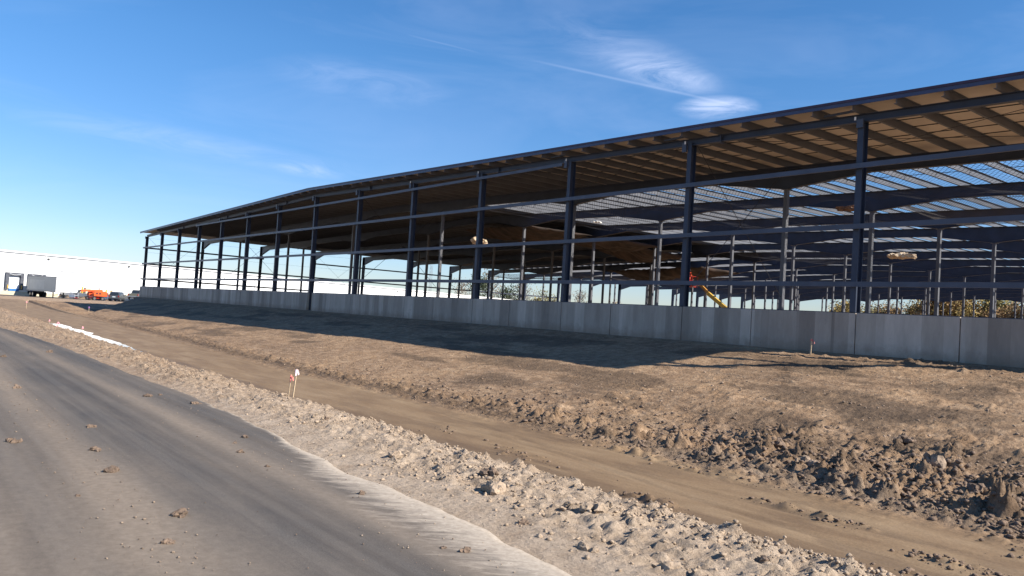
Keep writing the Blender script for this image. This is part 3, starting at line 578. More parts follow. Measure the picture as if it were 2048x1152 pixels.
for xw, sg in ((XL, 1), (XR, -1)):     # tapered side columns
    mb = MB(); zt = zr(xw)-PUR-.02; mb2 = [(xw+sg*.02, .95), (xw+sg*.30, .95), (xw+sg*.62, zt-1.25), (xw+sg*.62, zt), (xw+sg*.02, zt)]
    mb.prism(mb2, YN[1]-.006, YN[1]+.006); mb.box(min(xw, xw+sg*.019), max(xw, xw+sg*.019), YN[1]-.12, YN[1]+.12, .95, zt)
    mb.bar((xw+sg*.31, YN[1], .95), (xw+sg*.63, YN[1], zt-1.25), .24, .018, up=(sg, 0, 0)) if False else None
    n_ = len(mb.v); a, b = (xw+sg*.301, .95), (xw+sg*.621, zt-1.25)
    mb.v += [(a[0], YN[1]-.12, a[1]), (a[0], YN[1]+.12, a[1]), (b[0], YN[1]+.12, b[1]), (b[0], YN[1]-.12, b[1]), (a[0]+sg*.018, YN[1]-.12, a[1]), (a[0]+sg*.018, YN[1]+.12, a[1]), (b[0]+sg*.018, YN[1]+.12, b[1]), (b[0]+sg*.018, YN[1]-.12, b[1])]
    mb.f += [(n_, n_+1, n_+2, n_+3), (n_+4, n_+5, n_+6, n_+7), (n_, n_+3, n_+7, n_+4), (n_+1, n_+2, n_+6, n_+5), (n_, n_+1, n_+5, n_+4), (n_+3, n_+2, n_+6, n_+7)]
    q_ = P(mb, 'side_column', m_steel)
    for n in range(2, 17): cp(q_, bld, dy=YN[n]-YN[1])
# side wall girts (left) and rods
for z, a, b in ((3.41, 26.35, YN[3]), (5.44, 26.35, YN[9]), (7.58, 26.35, YN[2]+.6), (7.58, YN[3]-.3, YN[6]), (3.41, YN[4], YN[8])):
    P(MB().box(XL-.16, XL-.10, a, b, z-.1, z+.1), 'side_girt', m_steel)
rod = lambda p, q_, r_=.012: P(MB().tube([p, q_], r_, 5), 'brace_rod', m_dark)
for n in (0, 3): rod((XL+.05, YN[n]+.2, 9.0), (XL+.05, YN[n+1]-.2, 2.6)); rod((XL+.05, YN[n+1]-.2, 9.0), (XL+.05, YN[n]+.2, 2.6))
for k, n in ((5, 0), (1, 0), (9, 0)):
    rod((kx(k), YN[n]+.2, 9.6), (kx(k), YN[n+1], 3.2), .015); rod((kx(k), YN[n]+.2, 3.2), (kx(k), YN[n+1], 9.6), .015)
for a, b, n in ((3, 1, 0), (7, 5, 1), (1, -1, 0), (11, 9, 2)):
    rod((kx(a), YN[n], zr(kx(a))-.5), (kx(b), YN[n+1], zr(kx(b))-.5)); rod((kx(b), YN[n], zr(kx(b))-.5), (kx(a), YN[n+1], zr(kx(a))-.5))
for z in (8.9, 7.0): P(MB().tube([(XL+.3, 26.6, z-.02), (XL+.3, 60, z)], .008, 4), 'cable', m_dark)
# purlins: Z section running the whole depth
YE = YN[-1]+.2
mb = MB(); x = kx(0)-.02; z = zr(x)-.035
mb.box(x-.008, x+.008, 25.93, YE, z-.265, z-.012); mb.box(x-.008, x+.085, 25.93, YE, z-.012, z); mb.box(x-.085, x+.008, 25.93, YE, z-.28, z-.265)
pu = P(mb, 'purlin', m_purlin)
j = 0
for i in range(-60, 80):
    xx = kx(0)-.02+1.524*i/1.0
    if i == 0 or not (XL-.1 < xx < XR+.1): continue
    cp(pu, bld, dx=1.524*i, dz=zr(xx)-zr(x))
# roof sheets with tan liner beneath
m_liner_shade = mat('liner_shaded', (.075, .058, .05), .8, 0, .2, .8)  # darker copy of the liner: deep interior shade put into the colour
def roof(xa, xb, ya, yb, ml=None):
    pts = [xa]+([kx(6)] if xa < kx(6) < xb else [])+[xb]; top = MB(); lin = MB()
    for a, b in zip(pts[:-1], pts[1:]):
        for mb, dz0, dz1 in ((top, -.018, .022), (lin, -.030, -.020)):
            n_ = len(mb.v); mb.v += [(a, ya, zr(a)+dz0), (b, ya, zr(b)+dz0), (b, yb, zr(b)+dz0), (a, yb, zr(a)+dz0), (a, ya, zr(a)+dz1), (b, ya, zr(b)+dz1), (b, yb, zr(b)+dz1), (a, yb, zr(a)+dz1)]
            mb.f += [(n_, n_+1, n_+2, n_+3), (n_+7, n_+6, n_+5, n_+4), (n_, n_+4, n_+5, n_+1), (n_+1, n_+5, n_+6, n_+2), (n_+2, n_+6, n_+7, n_+3), (n_+3, n_+7, n_+4, n_)]
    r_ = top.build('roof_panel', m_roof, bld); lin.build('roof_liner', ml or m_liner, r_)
roof(XL-.35, XR+.35, 25.9, YN[1]+1.7)
for n in range(1, 7): roof(XL-.35, kx(5)+.9 if n < 6 else kx(7), YN[n]+(1.71 if n == 1 else .26), YN[n+1]+.25, m_liner_shade)
tr = beam(MB(), XL-.36, XR+.36, 25.86, lambda x: zr(x)+.035, lambda x: zr(x)-.17, split=[kx(6)], w=.03)
P(tr, 'eave_trim', m_trim)
P(beam(MB(), XL-.37, XR+.37, 25.835, lambda x: zr(x)+.05, lambda x: zr(x)-.035, split=[kx(6)], w=.02), 'drip_edge', mat('maroon_edge', (.05, .025, .05), .4))
for i in range(1, 6):
    y = 26.7+(YN[1]-26.7)*i/6
    P(beam(MB(), XL, XR, y, lambda x: zr(x)-.032, lambda x: zr(x)-.06, split=[kx(6)], w=.03, t=.01), 'sag_strap', m_dark)
for n in range(1, 8):
    for i in (2, 4):
        y = YN[n]+8.31*i/6; P(beam(MB(), XL if n < 7 else kx(7), XR, y, lambda x: zr(x)-.10, lambda x: zr(x)-.125, split=[kx(6)], w=.03, t=.01), 'sag_strap', m_dark)
fl = MB().box(XL, XR, 26.52, YN[-1]+.1, .6, .95).build('building_floor', mat('gravel_floor', (.085, .075, .066), .95, 0, .3, 1)); fl['kind'] = 'structure'

# ------------------------------------------------------------ safety nets and loose insulation
def sheet(name, x0, x1, y0, y1, sag, mt, label, cat, group, nx=60, ny=34, seed=0, zf=None, rip=.25, th=0, drop=1.0):
    rs = np.random.default_rng(seed); u = np.linspace(0, 1, nx); v = np.linspace(0, 1, ny); U, V_ = np.meshgrid(u, v, indexing='ij')
    Xs = x0+(x1-x0)*U; Ys = y0+(y1-y0)*V_; top = 10.74-.0208*np.abs(Xs-kx(6))-drop
    w = (np.sin(math.pi*U)**.5)*(np.sin(math.pi*V_)**.7); swag = .28*np.abs(np.sin(U*math.pi*max(2, round((x1-x0)/4.5))+.7*seed))*(.4+.6*V_)
    z = top-sag*w*(.65+.5*fbm(Xs*.12+seed, Ys*.2, 3, seed))-swag-rip*(2.0 if th else 1)*fbm(Xs*(.9 if th else .5), Ys*.6, 4, seed+5)*w-(.22*np.abs(fbm(Xs*2.2, Ys*.5, 2, seed+6)) if th else 0)
    if zf is not None: z = zf(U, V_, z)
    co_ = np.stack([Xs+.15*fbm(Xs*.3, Ys*.3, 3, seed+9), Ys, z], -1).reshape(-1, 3); me = bpy.data.meshes.new(name)
    i = np.arange((nx-1)*(ny-1)); a = (i//(ny-1))*ny+i % (ny-1); fc = np.stack([a, a+ny, a+ny+1, a+1], 1)
    me.from_pydata(co_.tolist(), [], fc.tolist()); uvl = me.uv_layers.new(name='UVMap'); d = co_[fc.ravel()][:, :2]; uvl.data.foreach_set('uv', d.ravel().astype(np.float32))
    me.polygons.foreach_set('use_smooth', np.ones(len(fc), bool)); me.materials.append(mt); o = bpy.data.objects.new(name, me); C.objects.link(o)
    if th: md = o.modifiers.new('t', 'SOLIDIFY'); md.thickness = th
    return tag(o, label, cat, group)
G = 'safety nets hung under the open roof'
NT = [(-50, -36.9, 1, .5, 'net over the second bay, left end beside the covered roof'), (-36.5, -21.8, 1, .8, 'sagging net over the second bay between the middle columns'), (-21.5, -7.2, 1, 1.3, 'net with deep belly over the second bay at the right'),
 (-36.5, -21.8, 2, 1.1, 'net over the third bay carrying a white wad'), (-21.5, -7.2, 2, 1.7, 'deep hanging net over the third bay at the right holding insulation'), (-50, -36.9, 2, .7, 'taut net over the third bay left of the white wad'),
 (-52, -37, 5, 1.4, 'slack net far back behind the orange lift worker')]
for i, (a, b, n, sg, lb) in enumerate(NT):
    sheet('safety_net', a, b, YN[n]+.15, YN[n+1]-.15, sg, m_net if i != 4 else m_net2, lb, 'safety net', G, seed=i+1, drop=.62)
sheet('safety_net', -104, -84, YN[6]+.3, YN[7]-.3, 1.0, m_net2, 'pale slack net hanging low at the far left side wall', 'safety net', G, seed=31, drop=1.9)
sheet('safety_net', -84, -66, YN[7]+.3, YN[8]-.3, 1.2, m_net2, 'slack net hanging far back below the dark roof edge', 'safety net', G, seed=33, drop=2.0)
GI = 'brown faced insulation drooping from the frames'
sheet('insulation_blanket', -62, -52, YN[2]+.2, YN[3]-.2, 1.1, m_brown, 'brown insulation blanket drooping behind the lump of crumpled insulation', 'insulation', GI, seed=41, drop=1.15, th=.03)
sheet('insulation_blanket', -58.5, -51, YN[3]+.2, YN[4]-.2, .9, m_brown, 'brown insulation blanket sagging at the edge of the covered roof', 'insulation', GI, seed=42, drop=1.2, th=.03)
sheet('insulation_blanket', -61, -54, YN[4]+.2, YN[5]-.3, 1.2, m_brown, 'long torn brown blanket hanging low like a hammock in mid hall', 'insulation', GI, seed=43, drop=1.4, th=.03)
sheet('insulation_blanket', -76, -60, YN[6]+.2, YN[7]-.2, 1.8, m_brown, 'rust brown blanket hanging far back near the bright side opening', 'insulation', GI, seed=44, drop=1.9, th=.03)
def wad(x, y, z, s_, mt, lb, sd): 
    o = lump(x, y, s_, mt, 'insulation_wad', lb, 'insulation wad', 'loose wads of insulation up in the nets', n=16, z=z, flat=.5, seed=sd)
wad(-53.07, 38, 7.4, .8, m_insul, 'crumpled cream and orange insulation wad behind the middle endwall column', 201)
wad(-22.15, 46, 6.35, .6, m_insul, 'sunlit cream insulation wad lying in the belly of the right net', 202)
wad(-21.1, 38, 8.0, .4, mat('rusty_wad', (.22, .13, .09), .9, 0, .3, 6), 'rusty brown debris wad in the net beside the nearest column', 203)
wad(-45.45, 44, 9.4, .30, m_foil, 'small round white wad glowing in the sun beneath the purlins', 204)

# ------------------------------------------------------------ white warehouse
wrz = R(15)
def wthing(name, label, cat, s_, o_, z, group=None): return thing(name, label, cat, Wp(s_, o_, z), R(105), group)   # local x runs along the wall, -y points out to the yard
wh = wthing('white_warehouse', 'long low white metal warehouse far behind the yard', 'building', 0, 0, 0)
def zt(s_): return 8.0-.0062*s_
def wbox(nm, s0, s1, o0, o1, z0, z1, mt, par=wh, slope=False):
    mb = MB(); n_ = 0; mb.box(s0, s1, -o1, -o0, z0, z1)
    if slope: mb.v = [(a, b, c+(zt(a)-8.0)) for a, b, c in mb.v] if slope == 1 else [(a, b, c+((zt(a)-8.0) if c > 4 else 0)) for a, b, c in mb.v]
    return mb.build(nm, mt, par, local=True)
wbox('wall', -60, 175, -60, 0, -1.2, 7.82, m_white, slope=2)
wbox('gutter', -60.1, 175.1, .003, .16, 7.84, 7.97, m_gut, slope=1)
wbox('roof_edge', -60.1, 175.1, -60.2, .12, 7.99, 8.28, m_white, slope=1)
for s_ in (-8.5, 8.4, 25.0, 41.6, 58.2, 75, 92, 108, 125, 141, 158): wbox('downspout', s_-.07, s_+.07, .005, .15, -.4 if s_ < 12 else .7, 7.8-.0062*max(s_, 0), m_white if s_ < 30 else m_whited)
for s_ in (8.9, 25.6, 42.2, 75.6, 109): 
    q_ = wbox('wall_lamp', s_-.2, s_+.2, .005, .30, 7.15-.0062*s_, 7.42-.0062*s_, m_dark)
for s_ in (-3.2, 1.2, 5.25):
    a = s_; w = 3.25
    d = wbox('dock_door', a+.62, a+w-.62, .01, .05, .8, 3.35, m_whited)
    fr = MB(); fr.box(a, a+.6, -.55, -.055, .6, 3.95); fr.box(a+w-.6, a+w, -.55, -.055, .6, 3.95); fr.box(a+.6, a+w-.6, -.55, -.055, 3.37, 3.95)
    fr.build('dock_seal', m_seal, wh, local=True)
    fb = MB()
    for q_ in range(7):
        u0_, u1_ = a+.6+q_*(w-1.2)/7, a+.6+(q_+1)*(w-1.2)/7; z0 = 3.72-.25*math.sin(math.pi*q_/7); z1_ = 3.72-.25*math.sin(math.pi*(q_+1)/7)
        fb.quad((u0_, -.56, z0), (u1_, -.56, z1_), (u1_, -.60, z1_+.09), (u0_, -.60, z0+.09))
    fb.build('seal_fold', m_whited, wh, local=True)
    wbox('leveller', a+.7, a+w-.7, .06, .35, .32, .78, m_blue)
    for b_ in (a+.30, a+w-.45): wbox('door_guard', b_, b_+.13, .56, .66, .8, 1.5, m_ylw)
wbox('loading_sill', -20, 11.2, .02, .30, -.9, .30, m_cream)
dd = wbox('drive_door', 11.6, 15.1, .02, .06, .66, 4.8, m_whited)
wbox('door_track', 11.45, 15.25, .07, .14, 4.85, 4.98, m_gut, dd); wbox('door_jamb', 15.13, 15.22, .02, .12, .66, 4.84, m_gut, dd)
wbox('wall_base', 15.4, 175, .01, .05, .3, 1.0, m_cream, slope=2)
for i, (s_, hh) in enumerate(((15.6, 1.35), (20.6, 1.1), (21.6, 1.0))):
    bo = wthing('bollard', ('pale yellow bollard at the right jamb of the white drive door', 'pale yellow bollard just right of the orange lift', 'low yellow bollard left of the grey estate car')[i], 'bollard', s_, 1.0, .6, 'yellow bollards along the warehouse')
    MB().tube([(0, 0, 0), (0, 0, hh), (0, 0, hh+.08)], [.16, .16, .08], 12).build('post', m_ylw, bo, local=True)
bl = wthing('concrete_block', 'cream concrete block beside the yellow bollard at the drive door', 'concrete block', 16.5, 1.2, .55); MB().box(-.5, .5, -.5, .5, 0, 1.3).build('block', m_cream, bl, local=True, bevel=.04)
cw = MB()
for a, b in zip(range(0, 34, 3), range(3, 37, 3)):
    q0 = Wp(11.85, a, 0); q1 = Wp(11.85, b, 0); za = .74-.0185*a+.05; zb_ = .74-.0185*b+.05
    cw.bar((q0[0], q0[1], za-.28), (q1[0], q1[1], zb_-.28), .25, .66)
tag(cw.build('ramp_curb', m_silt), 'white sloping curb wall beside the sunken loading dock', 'curb')

# ------------------------------------------------------------ trailer
tr_ = thing('semi_trailer', 'grey box semi-trailer backed against the warehouse loading dock', 'trailer', (-181.6, 22.6, -.47), R(12))
Lt = 14.2
MB().box(0, Lt, -1.27, 1.27, 1.15, 4.0).build('body', m_trl_shade, tr_, local=True)
MB().box(Lt+.005, Lt+.04, -1.22, 1.22, 1.2, 3.95).build('front_wall', m_trl2, tr_, local=True)
MB().box(-.05, Lt+.06, -1.30, -1.275, 3.86, 4.02).box(-.05, Lt+.06, 1.275, 1.30, 3.86, 4.02).box(0, Lt, -1.30, -1.275, 1.1, 1.28).box(0, Lt, 1.275, 1.3, 1.1, 1.28).build('rail', m_gut, tr_, local=True)
MB().box(1.3, 8.6, -1.285, -1.272, 1.5, 3.3).build('side_sheet', mat('pale_side_sheet', (.50, .50, .47), .5, 0, .06, 1), tr_, local=True)
for x_ in (12.2,):
    for y_ in (-.9, .9):
        g_ = MB().box(x_-.08, x_+.08, y_-.08, y_+.08, .1, 1.12).build('landing_leg', m_dark, tr_, local=True); MB().box(x_-.2, x_+.2, y_-.15, y_+.15, 0, .1).build('foot', m_dark, g_, local=True)
MB().bar((12.2, -.8, .5), (12.2, .8, .9), .06).bar((12.2, -.8, .9), (9.8, -.5, 1.1), .06).build('leg_brace', m_dark, tr_, local=True)
for x_ in (1.6, 2.9):
    for y_ in (-1.05, -.72, .72, 1.05):
        w_ = MB().tube([(x_, y_-.13, .5), (x_, y_+.13, .5)], .5, 20).build('wheel', m_blk, tr_, local=True)
        MB().tube([(x_, y_-.145 if y_ < 0 else y_+.131, .5), (x_, y_-.131 if y_ < 0 else y_+.145, .5)], .26, 16).build('rim', m_chr, w_, local=True)
MB().box(.6, 4.0, -.5, .5, .75, 1.14).box(.3, .34, -1.2, 1.2, .45, 1.0).build('bogie', m_dark, tr_, local=True)

# ------------------------------------------------------------ cars
def wheel(par, x_, y_, r_, w=.22):
    t_ = MB().tube([(x_, y_-w/2, r_), (x_, y_-w/2+.02, r_), (x_, y_+w/2-.02, r_), (x_, y_+w/2, r_)], [r_*.92, r_, r_, r_*.92], 24)
    o = MB().tube([(x_, y_-w/2-.012, r_), (x_, y_+w/2+.012, r_)], r_*.6, 16).build('wheel', m_chr, par, local=True); t_.build('tyre', m_blk, o, local=True); return o
def car(name, label, cat, loc, rz, paint, pickup=False):      # local +x is the front
    c = thing(name, label, cat, loc, rz)
    W2 = .93
    if not pickup:
        prof = [(-2.30, .42), (-2.36, .62), (-2.34, 1.0), (-2.26, 1.12), (1.05, 1.12), (2.15, .98), (2.38, .80), (2.42, .45), (2.25, .34), (-2.1, .34)]
        green = [(-2.24, 1.12), (-1.98, 1.72), (-1.6, 1.80), (.15, 1.80), (.45, 1.74), (1.10, 1.12)]
    else:
        prof = [(-2.75, .55), (-2.78, 1.15), (1.10, 1.18), (2.35, 1.10), (2.62, .95), (2.65, .55), (2.4, .45), (-2.6, .45)]
        green = [(-.85, 1.17), (-.65, 1.80), (-.45, 1.86), (.55, 1.86), (.8, 1.80), (1.45, 1.17)]
    MB().prism(prof, -W2, W2).build('body', paint, c, local=True, bevel=.07)
    mb = MB(); n_ = len(green); mb.v = [(a, -W2+.03+max(0, b-1.12)*.28, b) for a, b in green]+[(a, W2-.03-max(0, b-1.12)*.28, b) for a, b in green]
    mb.f = [tuple(range(n_)), tuple(range(2*n_-1, n_-1, -1))]+[(i, n_+i, n_+(i+1) % n_, (i+1) % n_) for i in range(n_)]
    mb.build('cabin', paint, c, local=True, bevel=.03)
    gl = green
    def side(sgn, a, b, zl, zh, ta, tb):
        f = lambda z_: sgn*(W2-.03-max(0, z_-1.12)*.28+.006)
        o = MB().quad((a, f(zl), zl), (b, f(zl), zl), (b-tb, f(zh), zh), (a+ta, f(zh), zh))
        return o.build('side_window', m_glass, c, local=True)
    if not pickup:
        for sg in (-1, 1): side(sg, -2.05, -1.05, 1.18, 1.64, .2, 0); side(sg, -.98, -.05, 1.18, 1.66, 0, 0); side(sg, .02, .88, 1.18, 1.66, 0, .42)
        MB().quad((-2.232, -.74, 1.18), (-2.232, .74, 1.18), (-2.03, .62, 1.66), (-2.03, -.62, 1.66)).build('rear_window', m_glass, c, local=True)
        MB().quad((1.05, -.78, 1.19), (1.05, .78, 1.19), (.52, .66, 1.70), (.52, -.66, 1.70)).build('windscreen', m_glass, c, local=True)
        for sg in (-1, 1): MB().box(-2.39, -2.335, sg*.80-.11, sg*.80+.11, .86, 1.10).build('tail_lamp', m_tail, c, local=True)
        MB().box(-2.385, -2.36, -.26, .26, .78, .94).build('licence_plate', m_plate, c, local=True)
        MB().box(-2.46, -2.33, -.90, .90, .42, .62).build('rear_bumper', m_dark, c, local=True, bevel=.03)
        for sg in (-1, 1): MB().tube([(-1.7, sg*.66, 1.86), (.1, sg*.66, 1.86)], .02, 6).build('roof_rail', m_dark, c, local=True)
        wx = (-1.45, 1.45)
    else:
        for sg in (-1, 1): side(sg, -.75, .25, 1.24, 1.70, .12, 0); side(sg, .32, 1.22, 1.24, 1.70, 0, .42)
        MB().quad((-.84, -.74, 1.24), (-.84, .74, 1.24), (-.69, .64, 1.72), (-.69, -.64, 1.72)).build('rear_window', m_glass, c, local=True)
        MB().box(-2.6, -.95, -.72, .72, 1.155, 1.185).build('bed', m_dark, c, local=True)
        for sg in (-1, 1): MB().box(-2.81, -2.77, sg*.84-.07, sg*.84+.07, .78, 1.12).build('tail_lamp', m_tail, c, local=True)
        MB().box(-2.95, -2.79, -.90, .90, .55, .72).build('rear_bumper', m_chr, c, local=True, bevel=.03)
        wx = (-1.75, 1.85)
    for sg in (-1, 1):
        MB().box(.75, .92, sg*1.02-.10, sg*1.02+.10, 1.12, 1.28).build('mirror', m_dark, c, local=True)
        for x_ in wx: wheel(c, x_, sg*.83, .37 if not pickup else .40)
    return c
Hs = lambda x, y: float(H(np.array([float(x)]), np.array([float(y)]), False)[0])+.03
car('estate_car', 'dark grey sport utility car parked beyond the end of the concrete wall, seen from behind', 'car', (-160.5, 33.5, Hs(-160.5, 33.5)), R(152), m_suv)
car('pickup_truck', 'olive grey pickup truck half hidden by the corner of the concrete wall', 'pickup truck', (-157, 36.0, Hs(-157, 36.0)), R(153), m_pick, True)

# ------------------------------------------------------------ boom lifts
bx_ = thing('boom_lift', 'orange telescopic boom lift parked in front of the white warehouse', 'boom lift', (-162.8, 30.1, Hs(-162.8, 30.1)), R(-62))   # local +x is the basket end
MB().box(-1.15, 1.15, -.55, .55, .45, .85).build('chassis', m_redp, bx_, local=True, bevel=.04)
for x_ in (-1.0, 1.0):
    MB().tube([(x_, -1.1, .45), (x_, 1.1, .45)], .08, 8).build('axle', m_plate, bx_, local=True)
    for sg in (-1, 1): wheel(bx_, x_, sg*1.02, .45, .32)
tt = MB().prism([(-2.0, .95), (-2.05, 1.95), (-1.6, 2.1), (-.3, 2.05), (.9, 1.9), (1.15, 1.5), (1.1, .95)], -1.12, -.38).prism([(-2.0, .95), (-2.05, 1.95), (-1.6, 2.1), (-.3, 2.05), (.9, 1.9), (1.15, 1.5), (1.1, .95)], .38, 1.12).build('turret', m_orange, bx_, local=True, bevel=.06)
MB().box(-1.9, 1.0, -.37, .37, .9, 1.2).build('turntable', m_redp, bx_, local=True)
for sg in (-1, 1):
    for a in (-.3, .45): MB().box(a-.22, a+.22, sg*1.135-.01, sg*1.135+.01, 1.35, 1.75).build('vent', m_dark, tt, local=True)
MB().box(-2.20, -2.06, -1.05, 1.05, .9, 1.85).build('counterweight', m_orange, bx_, local=True, bevel=.04)
MB().bar((-1.7, 0, 2.25), (3.6, 0, 2.0), .34, .38).build('boom', m_orange, bx_, local=True)
MB().bar((3.6, 0, 2.0), (4.7, 0, 1.1), .2, .24).build('jib', m_dark, bx_, local=True)
def basket(par, x_, y_, z_, mt=m_redp, mt2=m_plate, w=.85, d=.42, h=1.1):
    o = MB().box(x_-d, x_+d, y_-w, y_+w, z_, z_+.06).build('basket', mt, par, local=True); mb = MB()
    for a in (-d, d):
        for b in (-w, 0, w): mb.tube([(x_+a, y_+b, z_+.05), (x_+a, y_+b, z_+h)], .022, 6)
    for zz in (h*.5, h):
        for a in (-d, d): mb.tube([(x_+a, y_-w, z_+zz), (x_+a, y_+w, z_+zz)], .022, 6)
        for b in (-w, w): mb.tube([(x_-d, y_+b, z_+zz), (x_+d, y_+b, z_+zz)], .022, 6)
    mb.build('rail', mt2, o, local=True); MB().box(x_-d+.03, x_-d+.20, y_-.3, y_+.3, z_+.75, z_+1.05).build('control_box', m_dark, o, local=True); return o
bx_.scale = (.85, .85, .85)
basket(bx_, 5.1, 0, .35)
MB().box(5.5, 5.54, -.8, .8, .45, 1.0).build('basket_panel', m_trl2, bx_, local=True)
MB().tube([(-.9, .0, 2.45), (-.9, 0, 2.75)], .12, 8).build('hose_bundle', m_dark, bx_, local=True)

li = thing('boom_lift', 'boom lift with red basket and ochre boom raised inside the steel frame', 'boom lift', (-47.2, 66.0, .95), 0)
BT = Vector((-52.3, 66, 5.95)); BB = Vector((-50.2, 66, 3.2))
MB().box(-49.6, -46.4, 64.9, 67.1, 1.35, 1.85).build('chassis', m_ochre, li, bevel=.05)
MB().prism([(-49.4, 1.9), (-49.5, 2.9), (-48.8, 3.1), (-46.6, 3.0), (-46.3, 1.9)], 65.0, 67.0).build('turret', m_ylw, li, bevel=.06)
for x_ in (-49.1, -46.9):
    for y_ in (64.95, 67.05): MB().tube([(x_, y_-.17, 1.4), (x_, y_+.17, 1.4)], .45, 20).build('wheel', m_blk, li)
MB().bar((-48.0, 66, 3.0), (-51.3, 66, 5.1), .30, .36).build('lower_boom', m_ylw, li); MB().bar((-50.7, 66, 4.72), BT, .21, .26).build('upper_boom', m_ochre, li)
MB().bar(BT, BT+Vector((-.9, 0, -.02)), .16, .2).build('jib', m_redp, li)
b_ = basket(li, BT.x-1.45+47.2, 0, 5.72-.95, m_redp, m_redp)
MB().box(BT.x-.99, BT.x-.6, 65.7, 66.3, 5.85, 6.15).build('mount', m_dark, li)
# worker: one skinned body
def worker(base, lb):
    P_ = thing('person', lb, 'person', base, R(-40))
    J = {'pel': (0, 0, .95, .13, .11), 'bel': (0, 0, 1.08, .13, .10), 'chest': (.03, 0, 1.32, .15, .11), 'neck': (.05, 0, 1.50, .055, .055), 'jaw': (.075, 0, 1.58, .07, .07), 'head': (.07, 0, 1.67, .085, .095), 'top': (.06, 0, 1.74, .06, .07)}
    E_ = [('pel', 'bel'), ('bel', 'chest'), ('chest', 'neck'), ('neck', 'jaw'), ('jaw', 'head'), ('head', 'top')]
    for sn, sg in (('l', 1), ('r', -1)):
        J.update({sn+'hip': (0, .10*sg, .88, .085, .085), sn+'knee': (.05, .12*sg, .50, .055, .055), sn+'ank': (0, .13*sg, .10, .04, .04), sn+'toe': (.17, .15*sg, .04, .04, .03),
                  sn+'sho': (.03, .19*sg, 1.42, .06, .06), sn+'elb': (.12, .26*sg, 1.16, .042, .042), sn+'wri': (.36, .20*sg, 1.12, .03, .028), sn+'palm': (.43, .19*sg, 1.11, .035, .018)})
        E_ += [('pel', sn+'hip'), (sn+'hip', sn+'knee'), (sn+'knee', sn+'ank'), (sn+'ank', sn+'toe'), ('chest', sn+'sho'), (sn+'sho', sn+'elb'), (sn+'elb', sn+'wri'), (sn+'wri', sn+'palm')]
        for f in range(4):
            a = sn+'f%d' % f; L_ = (.05, .06, .055, .045)[f]
            J[a] = (.47, (.19+(f-1.5)*.020)*sg, 1.11, .010, .010); J[a+'b'] = (.47+L_*.6, (.19+(f-1.5)*.022)*sg, 1.10, .009, .009); J[a+'c'] = (.47+L_*.8, (.19+(f-1.5)*.022)*sg, 1.07, .008, .008); E_ += [(sn+'palm', a), (a, a+'b'), (a+'b', a+'c')]
        J[sn+'t'] = (.43, .15*sg, 1.10, .011, .011); J[sn+'tb'] = (.47, .135*sg, 1.08, .009, .009); E_ += [(sn+'palm', sn+'t'), (sn+'t', sn+'tb')]
    ks = list(J); me = bpy.data.meshes.new('body'); me.from_pydata([J[k][:3] for k in ks], [(ks.index(a), ks.index(b)) for a, b in E_], [])
    o = bpy.data.objects.new('body', me); C.objects.link(o); o.parent = P_; md = o.modifiers.new('s', 'SKIN'); md.use_smooth_shade = True
    for i, k in enumerate(ks): me.skin_vertices[0].data[i].radius = J[k][3:]; me.skin_vertices[0].data[i].use_root = (k == 'pel')
    o.modifiers.new('u', 'SUBSURF').levels = 1; me.materials.append(m_skin)
    MB().tube([(.0, 0, .86), (0, 0, 1.05), (.03, 0, 1.30), (.035, 0, 1.45), (.045, 0, 1.50)], [.165, .16, .19, .17, .08], 14).build('vest', m_fluor, P_, local=True, smooth=True)
    for sg in (1, -1):
        MB().tube([(.03, .15*sg, 1.43), (.03, .20*sg, 1.42), (.12, .265*sg, 1.15), (.33, .205*sg, 1.12)], [.075, .078, .06, .045], 10).build('sleeve', m_fluor, P_, local=True, smooth=True)
        MB().tube([(0, .09*sg, .95), (.02, .10*sg, .80), (.05, .12*sg, .50), (.0, .13*sg, .10)], [.11, .105, .075, .06], 12).build('trouser_leg', m_redp, P_, local=True, smooth=True)
        MB().box(-.06, .20, .14*sg-.05, .14*sg+.05, .0, .10).build('boot', m_dark, P_, local=True, bevel=.02)
    MB().tube([(.06, 0, 1.70), (.06, 0, 1.715), (.06, 0, 1.74), (.06, 0, 1.80), (.06, 0, 1.83)], [.16, .16, .125, .105, .04], 16).build('hard_hat', m_hat, P_, local=True, smooth=True)
    return P_
worker((BT.x-1.45-.12, 66.0, 5.78), 'worker in orange vest and white hard hat standing in the raised red basket')

# ------------------------------------------------------------ survey stakes
def stake(x, y, z0, h, lean, rib, label, w=.028, tail=.22, zb_=None):
    t_ = thing('survey_stake', label, 'stake', (x, y, z0), 0, 'survey stakes with ribbon'); tail *= .55
    top = Vector((lean[0], lean[1], h)); MB().bar((0, 0, -.12), top, w, w*.45, up=(0, 1, .2)).build('lath', m_wood, t_, local=True)
    if rib:
        k = top*.93; mb = MB(); mb.bar(k-Vector((0, 0, .035)), k+Vector((0, 0, .03)), w*1.5, w*1.1)
        for a, l_ in ((-.5, 1), (.35, .75)):
            p0 = k+Vector((.012, 0, 0)); p1 = p0+Vector((.32*tail, .18*tail*a*3, -.12*tail)); p2 = p0+Vector((.50*tail, .25*tail*a*3, -.95*tail*l_)); wv = Vector((.0, .009+.02*tail, .006))
            mb.quad(tuple(p0-wv), tuple(p0+wv), tuple(p1+wv), tuple(p1-wv)); mb.quad(tuple(p1-wv), tuple(p1+wv), tuple(p2+wv), tuple(p2-wv))
        mb.build('ribbon', rib, t_, local=True)
    return t_
stake(-12.63, 5.41, -.10, .58, (.04, .04), m_paleribbon, 'taller wooden stake with white and pink ribbon on the ditch edge', tail=.13)
stake(-12.78, 5.40, -.10, .47, (.02, .03), m_red, 'short thin stake with red ribbon beside the taller stake on the ditch edge', w=.018, tail=.16)
